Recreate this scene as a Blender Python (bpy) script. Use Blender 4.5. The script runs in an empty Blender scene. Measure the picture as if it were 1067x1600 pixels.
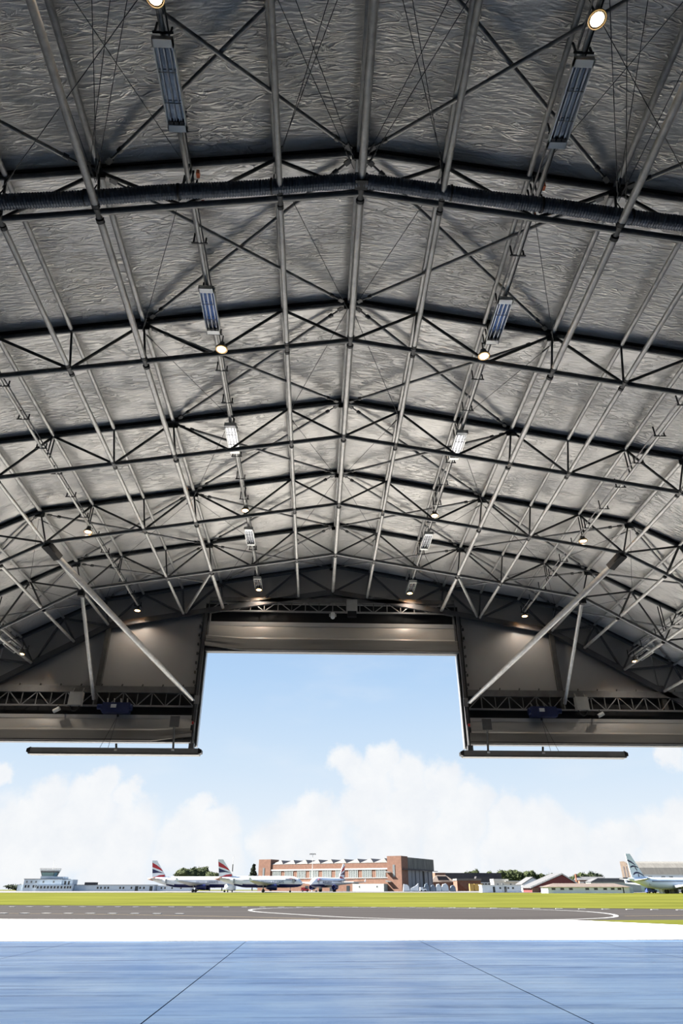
import bpy, bmesh, math, random
from mathutils import Vector, Matrix
random.seed(7)
scene = bpy.context.scene
COL = scene.collection

# ------------------------------------------------------------------ camera
cam_d = bpy.data.cameras.new('camera')
cam = bpy.data.objects.new('camera', cam_d); COL.objects.link(cam)
cam.location = (-0.688, 0.0, 1.58)
cam.rotation_euler = (math.pi/2 + 0.52514, 0.0, -0.0390)
cam_d.sensor_fit = 'VERTICAL'; cam_d.sensor_height = 36.0; cam_d.sensor_width = 24.0
cam_d.lens = 1018.485/1600*36.0
cam_d.clip_start = 0.05; cam_d.clip_end = 4000
scene.camera = cam

# ------------------------------------------------------------------ sky
world = bpy.data.worlds.new('sky'); scene.world = world
world.use_nodes = True
wn, wl = world.node_tree.nodes, world.node_tree.links
wn.clear()
def W(t, **kw):
    n = wn.new(t)
    for k, v in kw.items(): setattr(n, k, v)
    return n
def wmath(op, a, b=None, clamp=False):
    n = W('ShaderNodeMath', operation=op); n.use_clamp = clamp
    for i, v in enumerate((a, b)):
        if v is None: continue
        if isinstance(v, (int, float)): n.inputs[i].default_value = v
        else: wl.new(v, n.inputs[i])
    return n.outputs[0]
tc = W('ShaderNodeTexCoord')
nrm = W('ShaderNodeVectorMath', operation='NORMALIZE'); wl.new(tc.outputs['Generated'], nrm.inputs[0])
sep = W('ShaderNodeSeparateXYZ'); wl.new(nrm.outputs[0], sep.inputs[0])
ramp = W('ShaderNodeValToRGB')
els = ramp.color_ramp.elements
els[0].position = 0.0; els[0].color = (.80, .88, .97, 1)
els[1].position = 1.0; els[1].color = (.10, .24, .60, 1)
for p, c in ((.07, (.80, .885, .97)), (.16, (.64, .79, .955)), (.27, (.47, .67, .93)), (.5, (.26, .46, .82))):
    e = els.new(p); e.color = (*c, 1)
wl.new(wmath('MAXIMUM', sep.outputs[2], 0.0), ramp.inputs[0])
# wind-torn cumulus: blobs on the dome, edges broken up by noise
nz = W('ShaderNodeTexNoise'); nz.inputs['Scale'].default_value = 24; nz.inputs['Detail'].default_value = 7; nz.inputs['Roughness'].default_value = .6
wl.new(nrm.outputs[0], nz.inputs['Vector'])
off = W('ShaderNodeVectorMath', operation='SUBTRACT'); wl.new(nz.outputs['Color'], off.inputs[0]); off.inputs[1].default_value = (.5, .5, .5)
offs = W('ShaderNodeVectorMath', operation='SCALE'); wl.new(off.outputs[0], offs.inputs[0]); offs.inputs['Scale'].default_value = .055
dv = W('ShaderNodeVectorMath', operation='ADD'); wl.new(nrm.outputs[0], dv.inputs[0]); wl.new(offs.outputs[0], dv.inputs[1])
# (azimuth deg from +Y to the right, elevation deg, radius)
CLOUDS = [(2.8, 8.9, 0.028), (5.8, 9.0, 0.026), (4.7, 7.4, 0.039), (7.8, 7.9, 0.033), (10.4, 7.1, 0.033), (12.6, 6.2, 0.031), (7.7, 5.5, 0.048), (11.7, 4.6, 0.039), (15.1, 5.0, 0.03), (17.5, 4.2, 0.039), (19.2, 3.3, 0.035), (3.6, 5.8, 0.035), (5.6, 3.5, 0.052), (10.5, 2.6, 0.052), (15.3, 2.5, 0.048), (-0.0, 5.5, 0.026), (-1.5, 4.4, 0.033), (1.0, 4.4, 0.033), (-2.9, 3.0, 0.039), (0.6, 2.6, 0.043), (-8.9, 5.4, 0.023), (-9.4, 4.1, 0.035), (-7.2, 3.9, 0.03), (-10.3, 2.8, 0.039), (-7.3, 2.3, 0.039), (-16.4, 7.1, 0.023), (-18.1, 6.3, 0.024), (-20.1, 6.0, 0.028), (-14.6, 6.2, 0.021), (-16.8, 5.5, 0.03), (-20.7, 4.7, 0.035), (-17.8, 3.7, 0.052), (-14.2, 3.8, 0.043), (-22.1, 3.2, 0.052), (-20.2, 2.2, 0.052), (-14.8, 2.1, 0.052), (-23.8, 7.3, 0.016), (27.7, 8.5, 0.019), (27.5, 4.0, 0.03), (25.8, 3.2, 0.035), (23.2, 3.3, 0.026), (26.4, 2.0, 0.043), (22.1, 2.0, 0.039), (18.9, 1.9, 0.039), (-31, 5.5, 0.05), (-34, 4.2, 0.06), (-28, 3.2, 0.06), (-45, 4, 0.09), (-50, 6, 0.06), (34, 4.2, 0.06), (38, 5.6, 0.07), (42, 3.5, 0.07), (50, 6, 0.09), (57, 4, 0.08), (-62, 7, 0.09)]
acc = None
for az, el, r in CLOUDS:
    a, e = math.radians(az), math.radians(el)
    c = (math.sin(a)*math.cos(e), math.cos(a)*math.cos(e), math.sin(e))
    ds = W('ShaderNodeVectorMath', operation='DISTANCE'); wl.new(dv.outputs[0], ds.inputs[0]); ds.inputs[1].default_value = c
    v = wmath('SUBTRACT', 1.0, wmath('DIVIDE', ds.outputs['Value'], r))
    acc = v if acc is None else wmath('MAXIMUM', acc, v)
mr = W('ShaderNodeMapRange', interpolation_type='SMOOTHSTEP'); wl.new(acc, mr.inputs[0])
mr.inputs[1].default_value = -.22; mr.inputs[2].default_value = .40
mask1 = wmath('MULTIPLY', mr.outputs[0], .9)
n2 = W('ShaderNodeTexNoise'); n2.inputs['Scale'].default_value = 5.0; n2.inputs['Detail'].default_value = 8
mp = W('ShaderNodeMapping'); mp.inputs['Scale'].default_value = (1, 1, 3.0); mp.inputs['Location'].default_value = (3.1, 1.7, .4); wl.new(nrm.outputs[0], mp.inputs[0]); wl.new(mp.outputs[0], n2.inputs['Vector'])
m2 = W('ShaderNodeMapRange', interpolation_type='SMOOTHSTEP'); wl.new(n2.outputs[0], m2.inputs[0]); m2.inputs[1].default_value = .5; m2.inputs[2].default_value = .78
mask = wmath('MAXIMUM', mask1, wmath('MULTIPLY', m2.outputs[0], .22), clamp=True)
cc = W('ShaderNodeMixRGB'); wl.new(nz.outputs[0], cc.inputs[0]); cc.inputs[1].default_value = (.80, .84, .90, 1); cc.inputs[2].default_value = (1.05, 1.04, 1.02, 1)
mx = W('ShaderNodeMixRGB'); wl.new(mask, mx.inputs[0]); wl.new(ramp.outputs[0], mx.inputs[1]); wl.new(cc.outputs[0], mx.inputs[2])
bg = W('ShaderNodeBackground'); wl.new(mx.outputs[0], bg.inputs[0]); bg.inputs[1].default_value = 1.0
wo = W('ShaderNodeOutputWorld'); wl.new(bg.outputs[0], wo.inputs[0])

# ------------------------------------------------------------------ sun and exposure
sd = bpy.data.lights.new('sun', 'SUN'); sd.energy = 30.0; sd.angle = math.radians(.53); sd.color = (1, .955, .88)
so = bpy.data.objects.new('sun', sd); COL.objects.link(so)
SUN = Vector((-1.0, .10, .80)).normalized()
so.rotation_euler = SUN.to_track_quat('Z', 'Y').to_euler(); so.location = (-60, 40, 60)
LAMP_POWER = 115.0
vs = scene.view_settings
vs.view_transform = 'Standard'; vs.look = 'None'; vs.gamma = 1.0; vs.use_curve_mapping = False
vs.exposure = 0.0

# ================================================================== materials
M = {}
def mat(name, col, rough=.6, metal=0.0, var=.0, vscale=8.0, bump=0.0, bscale=40.0, stretch=None, emis=None, spec=.5, col2=None, alpha=None):
    m = bpy.data.materials.new(name); m.use_nodes = True
    nt = m.node_tree; b = nt.nodes['Principled BSDF']
    b.inputs['Base Color'].default_value = (*col, 1)
    b.inputs['Roughness'].default_value = rough; b.inputs['Metallic'].default_value = metal
    b.inputs['Specular IOR Level'].default_value = spec
    if alpha is not None: b.inputs['Alpha'].default_value = alpha
    if emis: b.inputs['Emission Color'].default_value = (*emis[0], 1); b.inputs['Emission Strength'].default_value = emis[1]
    if var or bump:
        t = nt.nodes.new('ShaderNodeTexCoord'); mp = nt.nodes.new('ShaderNodeMapping')
        nt.links.new(t.outputs['Object'], mp.inputs[0])
        if stretch: mp.inputs['Scale'].default_value = stretch
        if var:
            n = nt.nodes.new('ShaderNodeTexNoise'); n.inputs['Scale'].default_value = vscale; n.inputs['Detail'].default_value = 6; n.inputs['Roughness'].default_value = .65
            nt.links.new(mp.outputs[0], n.inputs['Vector'])
            r = nt.nodes.new('ShaderNodeMapRange'); nt.links.new(n.outputs[0], r.inputs[0]); r.inputs[1].default_value = .3; r.inputs[2].default_value = .7
            mixn = nt.nodes.new('ShaderNodeMixRGB'); nt.links.new(r.outputs[0], mixn.inputs[0])
            lo = tuple(c*(1-var) for c in col); hi = col2 or tuple(min(1, c*(1+var)) for c in col)
            mixn.inputs[1].default_value = (*lo, 1); mixn.inputs[2].default_value = (*hi, 1)
            nt.links.new(mixn.outputs[0], b.inputs['Base Color'])
        if bump:
            n = nt.nodes.new('ShaderNodeTexNoise'); n.inputs['Scale'].default_value = bscale; n.inputs['Detail'].default_value = 4
            nt.links.new(mp.outputs[0], n.inputs['Vector'])
            bp = nt.nodes.new('ShaderNodeBump'); bp.inputs['Strength'].default_value = bump; bp.inputs['Distance'].default_value = .05
            nt.links.new(n.outputs[0], bp.inputs['Height']); nt.links.new(bp.outputs[0], b.inputs['Normal'])
    M[name] = m
    return m

mat('galv', (.40, .39, .37), .45, .5, var=.22, vscale=6)
mat('galv_dull', (.26, .255, .245), .5, .45, var=.25, vscale=5)
mat('dark_steel', (.075, .073, .070), .5, .3, var=.2, vscale=5)
mat('chord_steel', (.15, .147, .142), .45, .4, var=.25, vscale=4)
mat('black_track', (.012, .012, .013), .6)
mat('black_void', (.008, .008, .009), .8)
mat('wall_steel', (.075, .075, .078), .55, .1, var=.15, vscale=3)
mat('rail_steel', (.13, .127, .123), .5, .2, var=.2, vscale=3)
mat('mullion_grey', (.27, .265, .26), .5, .2, var=.12, vscale=2)
mat('light_steel', (.26, .26, .26), .35, .6, var=.15, vscale=4)
mat('wall_panel', (.30, .295, .29), .28, 0, var=.05, vscale=.6, bump=.04, bscale=.7)
mat('side_wall', (.13, .13, .13), .5)
mat('curtain', (.42, .40, .37), .38, 0, var=.06, vscale=1.2, stretch=(.3, 1, 2.5), bump=.12, bscale=1.6)
mat('curtain_head', (.50, .49, .47), .45)
mat('box_grey', (.40, .40, .38), .5, .1, var=.08, vscale=6)
mat('winch_blue', (.010, .020, .085), .4, .1, var=.2, vscale=10)
mat('white_plastic', (.75, .75, .73), .45)
mat('wire', (.05, .05, .05), .5, .5)
mat('heater_frame', (.62, .62, .60), .35, .5)
mat('heater_reflector', (.36, .37, .40), .14, 1.0)
mat('heater_tube', (.62, .63, .66), .2, .6)
mat('heater_end', (.02, .02, .02), .6)
mat('lamp_body', (.10, .09, .08), .5, .4)
mat('lamp_rim', (.45, .35, .22), .35, .7)
mat('lamp_glow', (1, .85, .6), .5, emis=((1, .78, .48), 40.0))
mat('lamp_warm', (.9, .6, .3), .4, emis=((1, .58, .20), 1.1))  # self-lit tone for the warm glow around the lamp disc
mat('duct', (.085, .10, .13), .5, .1, var=.2, vscale=8)
mat('orange_clip', (.55, .10, .02), .5)
mat('red_lamp', (.6, .03, .02), .4)

# lining: silvery insulation membrane, wrinkles across and long pleats
m = mat('lining', (.54, .52, .49), .42, .40)
nt = m.node_tree; b = nt.nodes['Principled BSDF']; nn = nt.nodes; ll = nt.links
t = nn.new('ShaderNodeTexCoord')
def nz_(scale, stretch, detail=4, dist=0.0, rough=.5):
    mp = nn.new('ShaderNodeMapping'); mp.inputs['Scale'].default_value = stretch; ll.new(t.outputs['Object'], mp.inputs[0])
    n = nn.new('ShaderNodeTexNoise'); n.inputs['Scale'].default_value = scale; n.inputs['Detail'].default_value = detail; n.inputs['Distortion'].default_value = dist; n.inputs['Roughness'].default_value = rough
    ll.new(mp.outputs[0], n.inputs['Vector']); return n.outputs[0]
def mul(a, k, op='MULTIPLY'):
    n = nn.new('ShaderNodeMath'); n.operation = op; ll.new(a, n.inputs[0])
    if isinstance(k, (int, float)): n.inputs[1].default_value = k
    else: ll.new(k, n.inputs[1])
    return n.outputs[0]
w1 = nz_(2.6, (.55, 2.4, 1), 3, 1.2)          # creases running across the span
w1 = mul(w1, .5, 'SUBTRACT'); n_ = nn.new('ShaderNodeMath'); n_.operation = 'ABSOLUTE'; ll.new(w1, n_.inputs[0]); w1 = n_.outputs[0]
n_ = nn.new('ShaderNodeMapRange'); ll.new(w1, n_.inputs[0]); n_.inputs[1].default_value = 0; n_.inputs[2].default_value = .06; n_.inputs[3].default_value = 1; n_.inputs[4].default_value = 0
crease = n_.outputs[0]
patch = nz_(.9, (1, 1, 1), 2)
n_ = nn.new('ShaderNodeMapRange'); ll.new(patch, n_.inputs[0]); n_.inputs[1].default_value = .36; n_.inputs[2].default_value = .60
crease = mul(crease, n_.outputs[0])
fine = nz_(6.5, (.5, 2.2, 1), 3, .6)
mpw = nn.new('ShaderNodeMapping'); ll.new(t.outputs['Object'], mpw.inputs[0])
wv = nn.new('ShaderNodeTexWave'); wv.bands_direction = 'X'; wv.inputs['Scale'].default_value = .55; wv.inputs['Distortion'].default_value = 1.2; wv.inputs['Detail'].default_value = 2; wv.inputs['Detail Scale'].default_value = .7
ll.new(mpw.outputs[0], wv.inputs['Vector'])
h = mul(mul(crease, .55), mul(fine, .6), 'ADD'); h = mul(h, mul(wv.outputs['Fac'], .35), 'ADD')
bp = nn.new('ShaderNodeBump'); bp.inputs['Strength'].default_value = .62; bp.inputs['Distance'].default_value = .05
ll.new(h, bp.inputs['Height']); ll.new(bp.outputs[0], b.inputs['Normal'])

# hangar floor: sealed concrete with brushed streaks, blue sky reflection put into its colours
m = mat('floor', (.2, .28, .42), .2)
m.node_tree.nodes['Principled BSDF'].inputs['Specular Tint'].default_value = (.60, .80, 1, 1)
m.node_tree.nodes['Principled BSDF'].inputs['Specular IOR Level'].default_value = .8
nt = m.node_tree; b = nt.nodes['Principled BSDF']; nn = nt.nodes; ll = nt.links
t = nn.new('ShaderNodeTexCoord')
def addramp(src, a, b_):
    n = nn.new('ShaderNodeMapRange'); ll.new(src, n.inputs[0]); n.inputs[1].default_value = a; n.inputs[2].default_value = b_; return n.outputs[0]
def gnz(scale, stretch, detail=5, rough=.6):
    mp = nn.new('ShaderNodeMapping'); mp.inputs['Scale'].default_value = stretch
    g = nn.new('ShaderNodeNewGeometry'); ll.new(g.outputs['Position'], mp.inputs[0])
    n = nn.new('ShaderNodeTexNoise'); n.inputs['Scale'].default_value = scale; n.inputs['Detail'].default_value = detail; n.inputs['Roughness'].default_value = rough
    ll.new(mp.outputs[0], n.inputs['Vector']); return n.outputs[0]
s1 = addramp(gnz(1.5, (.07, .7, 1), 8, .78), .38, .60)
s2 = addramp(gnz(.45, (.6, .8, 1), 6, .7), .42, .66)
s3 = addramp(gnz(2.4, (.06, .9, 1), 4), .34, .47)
c1 = nn.new('ShaderNodeMixRGB'); ll.new(s1, c1.inputs[0]); c1.inputs[1].default_value = (.045, .11, .25, 1); c1.inputs[2].default_value = (.12, .23, .43, 1)  # blue of the reflected sky mixed into the base colour
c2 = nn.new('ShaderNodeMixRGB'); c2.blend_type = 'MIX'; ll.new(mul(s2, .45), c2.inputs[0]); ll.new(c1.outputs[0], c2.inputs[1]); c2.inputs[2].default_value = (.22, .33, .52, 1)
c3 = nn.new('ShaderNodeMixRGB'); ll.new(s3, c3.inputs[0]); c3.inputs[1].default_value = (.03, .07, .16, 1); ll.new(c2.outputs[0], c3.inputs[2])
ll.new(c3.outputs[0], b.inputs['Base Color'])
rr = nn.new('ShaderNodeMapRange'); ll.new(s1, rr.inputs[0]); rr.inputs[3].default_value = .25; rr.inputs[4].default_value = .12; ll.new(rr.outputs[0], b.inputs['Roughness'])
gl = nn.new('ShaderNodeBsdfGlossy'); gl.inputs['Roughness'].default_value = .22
gc = nn.new('ShaderNodeMixRGB'); ll.new(s1, gc.inputs[0]); gc.inputs[1].default_value = (.31, .48, .79, 1); gc.inputs[2].default_value = (.55, .73, .97, 1)  # gloss tinted blue to stand in for mirrored sky
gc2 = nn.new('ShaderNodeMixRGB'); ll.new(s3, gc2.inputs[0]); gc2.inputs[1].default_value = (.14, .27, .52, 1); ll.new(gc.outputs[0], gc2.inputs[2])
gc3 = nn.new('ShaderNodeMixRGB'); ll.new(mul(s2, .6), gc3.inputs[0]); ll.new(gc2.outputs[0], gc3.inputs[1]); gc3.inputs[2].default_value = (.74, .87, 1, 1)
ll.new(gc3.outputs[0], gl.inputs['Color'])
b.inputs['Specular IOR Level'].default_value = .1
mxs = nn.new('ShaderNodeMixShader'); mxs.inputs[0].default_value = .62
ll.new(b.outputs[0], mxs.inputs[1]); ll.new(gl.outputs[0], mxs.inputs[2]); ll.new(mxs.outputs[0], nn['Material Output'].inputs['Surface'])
mat('floor_joint', (.05, .06, .08), .7)

mat('apron', (.86, .84, .80), .85, 0, var=.06, vscale=.25, stretch=(.3, 1, 1))
mat('asphalt', (.037, .0335, .032), .95, 0, var=.18, vscale=.2, stretch=(.15, 1.2, 1), spec=.05)
mat('grass', (.080, .090, .018), .9, 0, var=.35, vscale=.06, stretch=(.5, 1.3, 1), col2=(.116, .118, .024), spec=.0)
mat('paint_white', (.34, .34, .33), .8)
mat('paint_yellow', (.20, .15, .08), .8)
mat('old_concrete', (.105, .10, .093), .85, 0, var=.12, vscale=.05)
mat('drain', (.03, .03, .035), .7)

mat('brick', (.155, .086, .062), .85, 0, var=.18, vscale=.8, spec=.2)
mat('brick_dark', (.13, .055, .035), .85, 0, var=.2, vscale=.8, spec=.2)
mat('end_brick', (.085, .066, .052), .85, 0, var=.2, vscale=.8, spec=.2)
mat('red_clad', (.12, .022, .022), .7, var=.1, vscale=.5)
mat('concrete_dark', (.10, .10, .09), .9, 0, var=.45, vscale=.35, stretch=(1, 1, .25))
mat('concrete_pale', (.135, .13, .122), .9, 0, var=.2, vscale=.4, stretch=(1, 1, .3))
mat('door_leaf', (.15, .165, .185), .6, var=.12, vscale=.5)
mat('white_wall', (.68, .71, .74), .7, var=.05, vscale=.5)
mat('pale_blue_wall', (.50, .555, .60), .7, var=.06, vscale=.4)
mat('cream_wall', (.56, .52, .44), .7, var=.06, vscale=.4)
mat('green_wall', (.40, .50, .40), .7, var=.06, vscale=.4)
mat('band_pale', (.34, .34, .33), .7)
mat('annex_pale', (.27, .30, .28), .7, var=.05, vscale=.4)
mat('white_trim', (.52, .52, .50), .6)
mat('roof_brown', (.105, .080, .066), .85, var=.15, vscale=.6)
mat('roof_grey', (.085, .085, .088), .8, var=.15, vscale=.6)
mat('roof_dark', (.035, .032, .036), .7, var=.2, vscale=.6)
mat('roof_pale', (.135, .128, .115), .8, var=.2, vscale=.4, stretch=(3, 1, .3))
mat('glass_dark', (.02, .026, .032), .12)
mat('glass_green', (.16, .27, .27), .1)
mat('glass_pale', (.13, .14, .145), .2)
mat('yellow_box', (.50, .31, .08), .7, var=.05)
mat('blue_box', (.03, .05, .22), .6)
mat('blue_grey_cover', (.15, .19, .24), .7, var=.3, vscale=.6)
mat('tree_leaf', (.036, .045, .020), .9, 0, var=.45, vscale=.5, spec=.1)
mat('tree_leaf_dark', (.020, .027, .016), .9, 0, var=.4, vscale=.5, spec=.1)
mat('bark', (.06, .045, .03), .9)

mat('air_white', (.68, .70, .74), .3, 0)
mat('air_silver', (.60, .68, .78), .35, 0)
mat('air_navy', (.012, .014, .075), .3)
mat('air_red', (.42, .016, .030), .35)
mat('air_grey', (.32, .33, .34), .4, .1)
mat('air_stone', (.34, .16, .11), .45)
mat('tyre', (.015, .015, .015), .8)
mat('air_window', (.03, .035, .05), .15)

# ================================================================== helpers
class MB:
    def __init__(s): s.v = []; s.f = []; s.sm = []
    def quad_add(s, vs, fs, smooth=False):
        o = len(s.v); s.v += [tuple(v) for v in vs]
        for f in fs: s.f.append(tuple(i+o for i in f)); s.sm.append(smooth)
    def box(s, x0, x1, y0, y1, z0, z1):
        s.quad_add([(x0,y0,z0),(x1,y0,z0),(x1,y1,z0),(x0,y1,z0),(x0,y0,z1),(x1,y0,z1),(x1,y1,z1),(x0,y1,z1)],
                   [(3,2,1,0),(4,5,6,7),(0,1,5,4),(1,2,6,5),(2,3,7,6),(3,0,4,7)]); return s
    def bar(s, p0, p1, w, h, up=(0,0,1)):
        p0, p1 = Vector(p0), Vector(p1); d = (p1-p0).normalized(); upv = Vector(up)
        a = d.cross(upv)
        if a.length < 1e-5: a = d.cross(Vector((1,0,0)))
        a.normalize(); c = a.cross(d)
        q = []
        for p in (p0, p1):
            for sa, sc in ((-1,-1),(1,-1),(1,1),(-1,1)): q.append(p + a*sa*w/2 + c*sc*h/2)
        s.quad_add(q, [(0,1,2,3),(7,6,5,4),(0,4,5,1),(1,5,6,2),(2,6,7,3),(3,7,4,0)]); return s
    def tube(s, p0, p1, r, n=8, r1=None, caps=True):
        p0, p1 = Vector(p0), Vector(p1); d = (p1-p0).normalized()
        a = d.orthogonal().normalized(); c = d.cross(a); r1 = r if r1 is None else r1
        q = []
        for p, rr in ((p0, r), (p1, r1)):
            for i in range(n):
                t = 2*math.pi*i/n; q.append(p + a*rr*math.cos(t) + c*rr*math.sin(t))
        s.quad_add(q, [(i, (i+1) % n, n+(i+1) % n, n+i) for i in range(n)], True)
        if caps:
            s.quad_add(q[:n], [tuple(reversed(range(n)))]); s.quad_add(q[n:], [tuple(range(n))])
        return s
    def loft(s, rings, smooth=True, caps=True):
        n = len(rings[0]); o = len(s.v)
        for r in rings: s.v += [tuple(v) for v in r]
        for k in range(len(rings)-1):
            for i in range(n):
                s.f.append((o+k*n+i, o+k*n+(i+1) % n, o+(k+1)*n+(i+1) % n, o+(k+1)*n+i)); s.sm.append(smooth)
        if caps:
            s.f.append(tuple(o+i for i in reversed(range(n)))); s.sm.append(False)
            s.f.append(tuple(o+(len(rings)-1)*n+i for i in range(n))); s.sm.append(False)
        return s
    def lathe(s, prof, c=(0,0,0), axis='z', n=16):
        rings = []
        for r, h in prof:
            ring = []
            for i in range(n):
                t = 2*math.pi*i/n; u, v = r*math.cos(t), r*math.sin(t)
                ring.append({'z': (c[0]+u, c[1]+v, c[2]+h), 'x': (c[0]+h, c[1]+u, c[2]+v), 'y': (c[0]+v, c[1]+h, c[2]+u)}[axis])
            rings.append(ring)
        return s.loft(rings)
    def prism(s, poly, a, b, plane='xz'):
        """poly in plane, extruded from a to b along the third axis"""
        f = {'xz': lambda u, v, w: (u, w, v), 'yz': lambda u, v, w: (w, u, v), 'xy': lambda u, v, w: (u, v, w)}[plane]
        n = len(poly)
        q = [f(u, v, a) for u, v in poly] + [f(u, v, b) for u, v in poly]
        s.quad_add(q, [tuple(range(n)), tuple(reversed(range(n, 2*n)))] + [(i, n+i, n+(i+1) % n, (i+1) % n) for i in range(n)]); return s
    def mesh(s, name, material):
        me = bpy.data.meshes.new(name); me.from_pydata(s.v, [], s.f)
        me.polygons.foreach_set('use_smooth', s.sm)
        bm = bmesh.new(); bm.from_mesh(me); bmesh.ops.recalc_face_normals(bm, faces=bm.faces); bm.to_mesh(me); bm.free()
        me.materials.append(M[material]); me.update(); return me
    def build(s, name, material, parent=None, loc=None):
        return obj(name, s.mesh(name, material), parent, loc)
def obj(name, me, parent=None, loc=None):
    o = bpy.data.objects.new(name, me); COL.objects.link(o)
    if parent is not None: o.parent = parent
    if loc is not None: o.location = loc
    return o
def empty(name, loc=(0,0,0), rz=0.0):
    o = bpy.data.objects.new(name, None); COL.objects.link(o); o.location = loc; o.rotation_euler = (0,0,rz); o.empty_display_size = .3
    return o
def tag(o, label=None, cat=None, group=None, kind=None):
    if label: o['label'] = label
    if cat: o['category'] = cat
    if group: o['group'] = group
    if kind: o['kind'] = kind
    return o
def thing(name, label, cat, loc=(0,0,0), rz=0.0, group=None): return tag(empty(name, loc, rz), label, cat, group)
def children(o): return [c for c in COL.objects if c.parent is o]
KIDS = {}
def copy_tree(o, loc=None, rz=None, label=None, parent=None):
    c = o.copy(); COL.objects.link(c); c.parent = parent
    if loc is not None: c.location = loc
    if rz is not None: c.rotation_euler = (0,0,rz)
    if label: c['label'] = label
    for ch in list(o.children): copy_tree(ch, parent=c)
    return c
ORD = ['', 'first', 'second', 'third', 'fourth', 'fifth', 'sixth', 'seventh', 'eighth', 'ninth', 'tenth', 'eleventh']
def side(s): return 'left' if s < 0 else 'right'

# ================================================================== hangar dimensions
BAY = 4.0; Y0 = 7.957; YW = 27.957            # trusses at Y0 + k*BAY, door wall at YW
P = 1.725                                      # purlin pitch
def ztop(x):
    x = abs(x); return 14.80-.182*x if x <= 10.35 else 12.916-.555*(x-10.35)
def zbot(x):
    x = abs(x); return 13.487-.177*x if x <= 9.92 else 11.731-.60*(x-9.92)
TX = [0, 1.725, 3.45, 5.175, 6.9, 8.62, 10.35, 11.96, 13.6, 15.2, 16.8, 18.4, 19.6]
BX = [0, 1.57, 3.4, 4.96, 6.69, 8.3, 9.92, 11.25, 12.85, 14.4, 15.95, 17.5, 18.9]
def T(i, y=0.0, dz=0.0): s = -1 if i < 0 else 1; x = TX[abs(i)]; return (s*x, y, ztop(x)+dz)
def Bn(i, y=0.0, dz=0.0): s = -1 if i < 0 else 1; x = BX[abs(i)]; return (s*x, y, zbot(x)+dz)
YB = -20.0                                     # back wall

# ================================================================== setting: floor, apron, road, grass
floor = tag(empty('floor'), 'sealed concrete hangar floor tinted with blue sky reflection, with streaks and joints', None, None, 'structure')
xs = [-20.2, -15.0, -8.88, -2.98, 3.17, 9.25, 15.3, 20.2]
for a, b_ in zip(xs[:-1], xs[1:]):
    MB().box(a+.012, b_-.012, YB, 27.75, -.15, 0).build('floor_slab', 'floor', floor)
MB().box(-20.2, 20.2, YB, 27.75, -.3, -.025).build('joint_filler', 'floor_joint', floor)
thr = tag(empty('trim_1', (0, 27.75, 0)), 'pale door threshold strip with a dark drain slot', None, None, 'structure')
MB().box(-21, 21, 0, .10, -.2, -.01).build('drain_slot', 'drain', thr)
MB().box(-21, 21, .10, .75, -.2, .012).build('threshold_strip', 'apron', thr)
apron = MB(); apron.quad_add([(-90, 28.5, .0), (25, 28.5, .0), (19.5, 37.3, .0), (15.0, 45.6, .0), (-8, 47.1, .0), (-20, 48.5, 0), (-90, 57, 0)], [tuple(range(7))])
tag(apron.build('apron', 'apron'), 'sunlit pale concrete apron outside the hangar door', None, None, 'structure')
def zg(y): return max(0.0, .6*(y-90)/230) if y < 620 else .6*530/230
# road (wide taxiway) and grass as one strip mesh each
road = tag(empty('road'), 'dark asphalt taxiway crossing between apron and grass', None, None, 'structure')
far = [(-160, 123), (-37.9, 92.4), (2.5, 82.3), (34.7, 71.5), (170, 26)]
r_ = MB(); r_.quad_add([(-160, 44, -.01), (-8, 44, -.01), (14, 42, -.01), (170, 5, -.01)] + [(x, y, -.01) for x, y in reversed(far)], [tuple(range(9))])
r_.build('asphalt_surface', 'asphalt', road)
def strip(pts, w, z, name, m, parent):
    """a flat painted line of width w along ground points"""
    b_ = MB(); L, R = [], []
    for i, p in enumerate(pts):
        p = Vector((*p, z)); a = Vector((*pts[max(0, i-1)], z)); c = Vector((*pts[min(len(pts)-1, i+1)], z))
        d = (c-a).normalized(); n = Vector((-d.y, d.x, 0)); L.append(p+n*w/2); R.append(p-n*w/2)
    n = len(pts); b_.quad_add(L+R, [(i, i+1, n+i+1, n+i) for i in range(n-1)]); return b_.build(name, m, parent)
def smooth(pts, it=2, closed=False):
    for _ in range(it):
        q = []
        rng = range(len(pts)) if closed else range(len(pts)-1)
        for i in rng:
            a, b_ = pts[i], pts[(i+1) % len(pts)]
            q += [(a[0]*.75+b_[0]*.25, a[1]*.75+b_[1]*.25), (a[0]*.25+b_[0]*.75, a[1]*.25+b_[1]*.75)]
        pts = q + ([] if closed else [])
    return pts
loop = [(-6.4, 68.6), (-6.0, 73.1), (-3.7, 76.8), (1.5, 79.4), (9.3, 77.7), (18.4, 72.1), (22.2, 65.4), (22.2, 58.3), (20.7, 52.7), (18.8, 49.2), (16.1, 47.1), (13.1, 45.9), (8.0, 46.2), (4.56, 47.6), (1.15, 51.0), (-2.46, 57.8), (-5.23, 62.8)]
lp = smooth(loop, 2, True); lp.append(lp[0])
strip(lp, .32, .004, 'white_line', 'paint_white', road)
strip(smooth([(-60, 70), (-24.8, 60.2), (-18.1, 58.4), (-11.5, 55.3), (-6.65, 52.5), (-2.2, 49.4), (.98, 47.2)]), .22, .002, 'yellow_line', 'paint_yellow', road)
strip([(21.0, 52.3), (27, 53.6), (60, 62)], .22, .002, 'yellow_line', 'paint_yellow', road)
dash = MB().box(-.32, .32, -.25, .25, 0, .03).mesh('marking_dash', 'paint_white')
def lerp(a, b_, t): return a+(b_-a)*t
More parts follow.
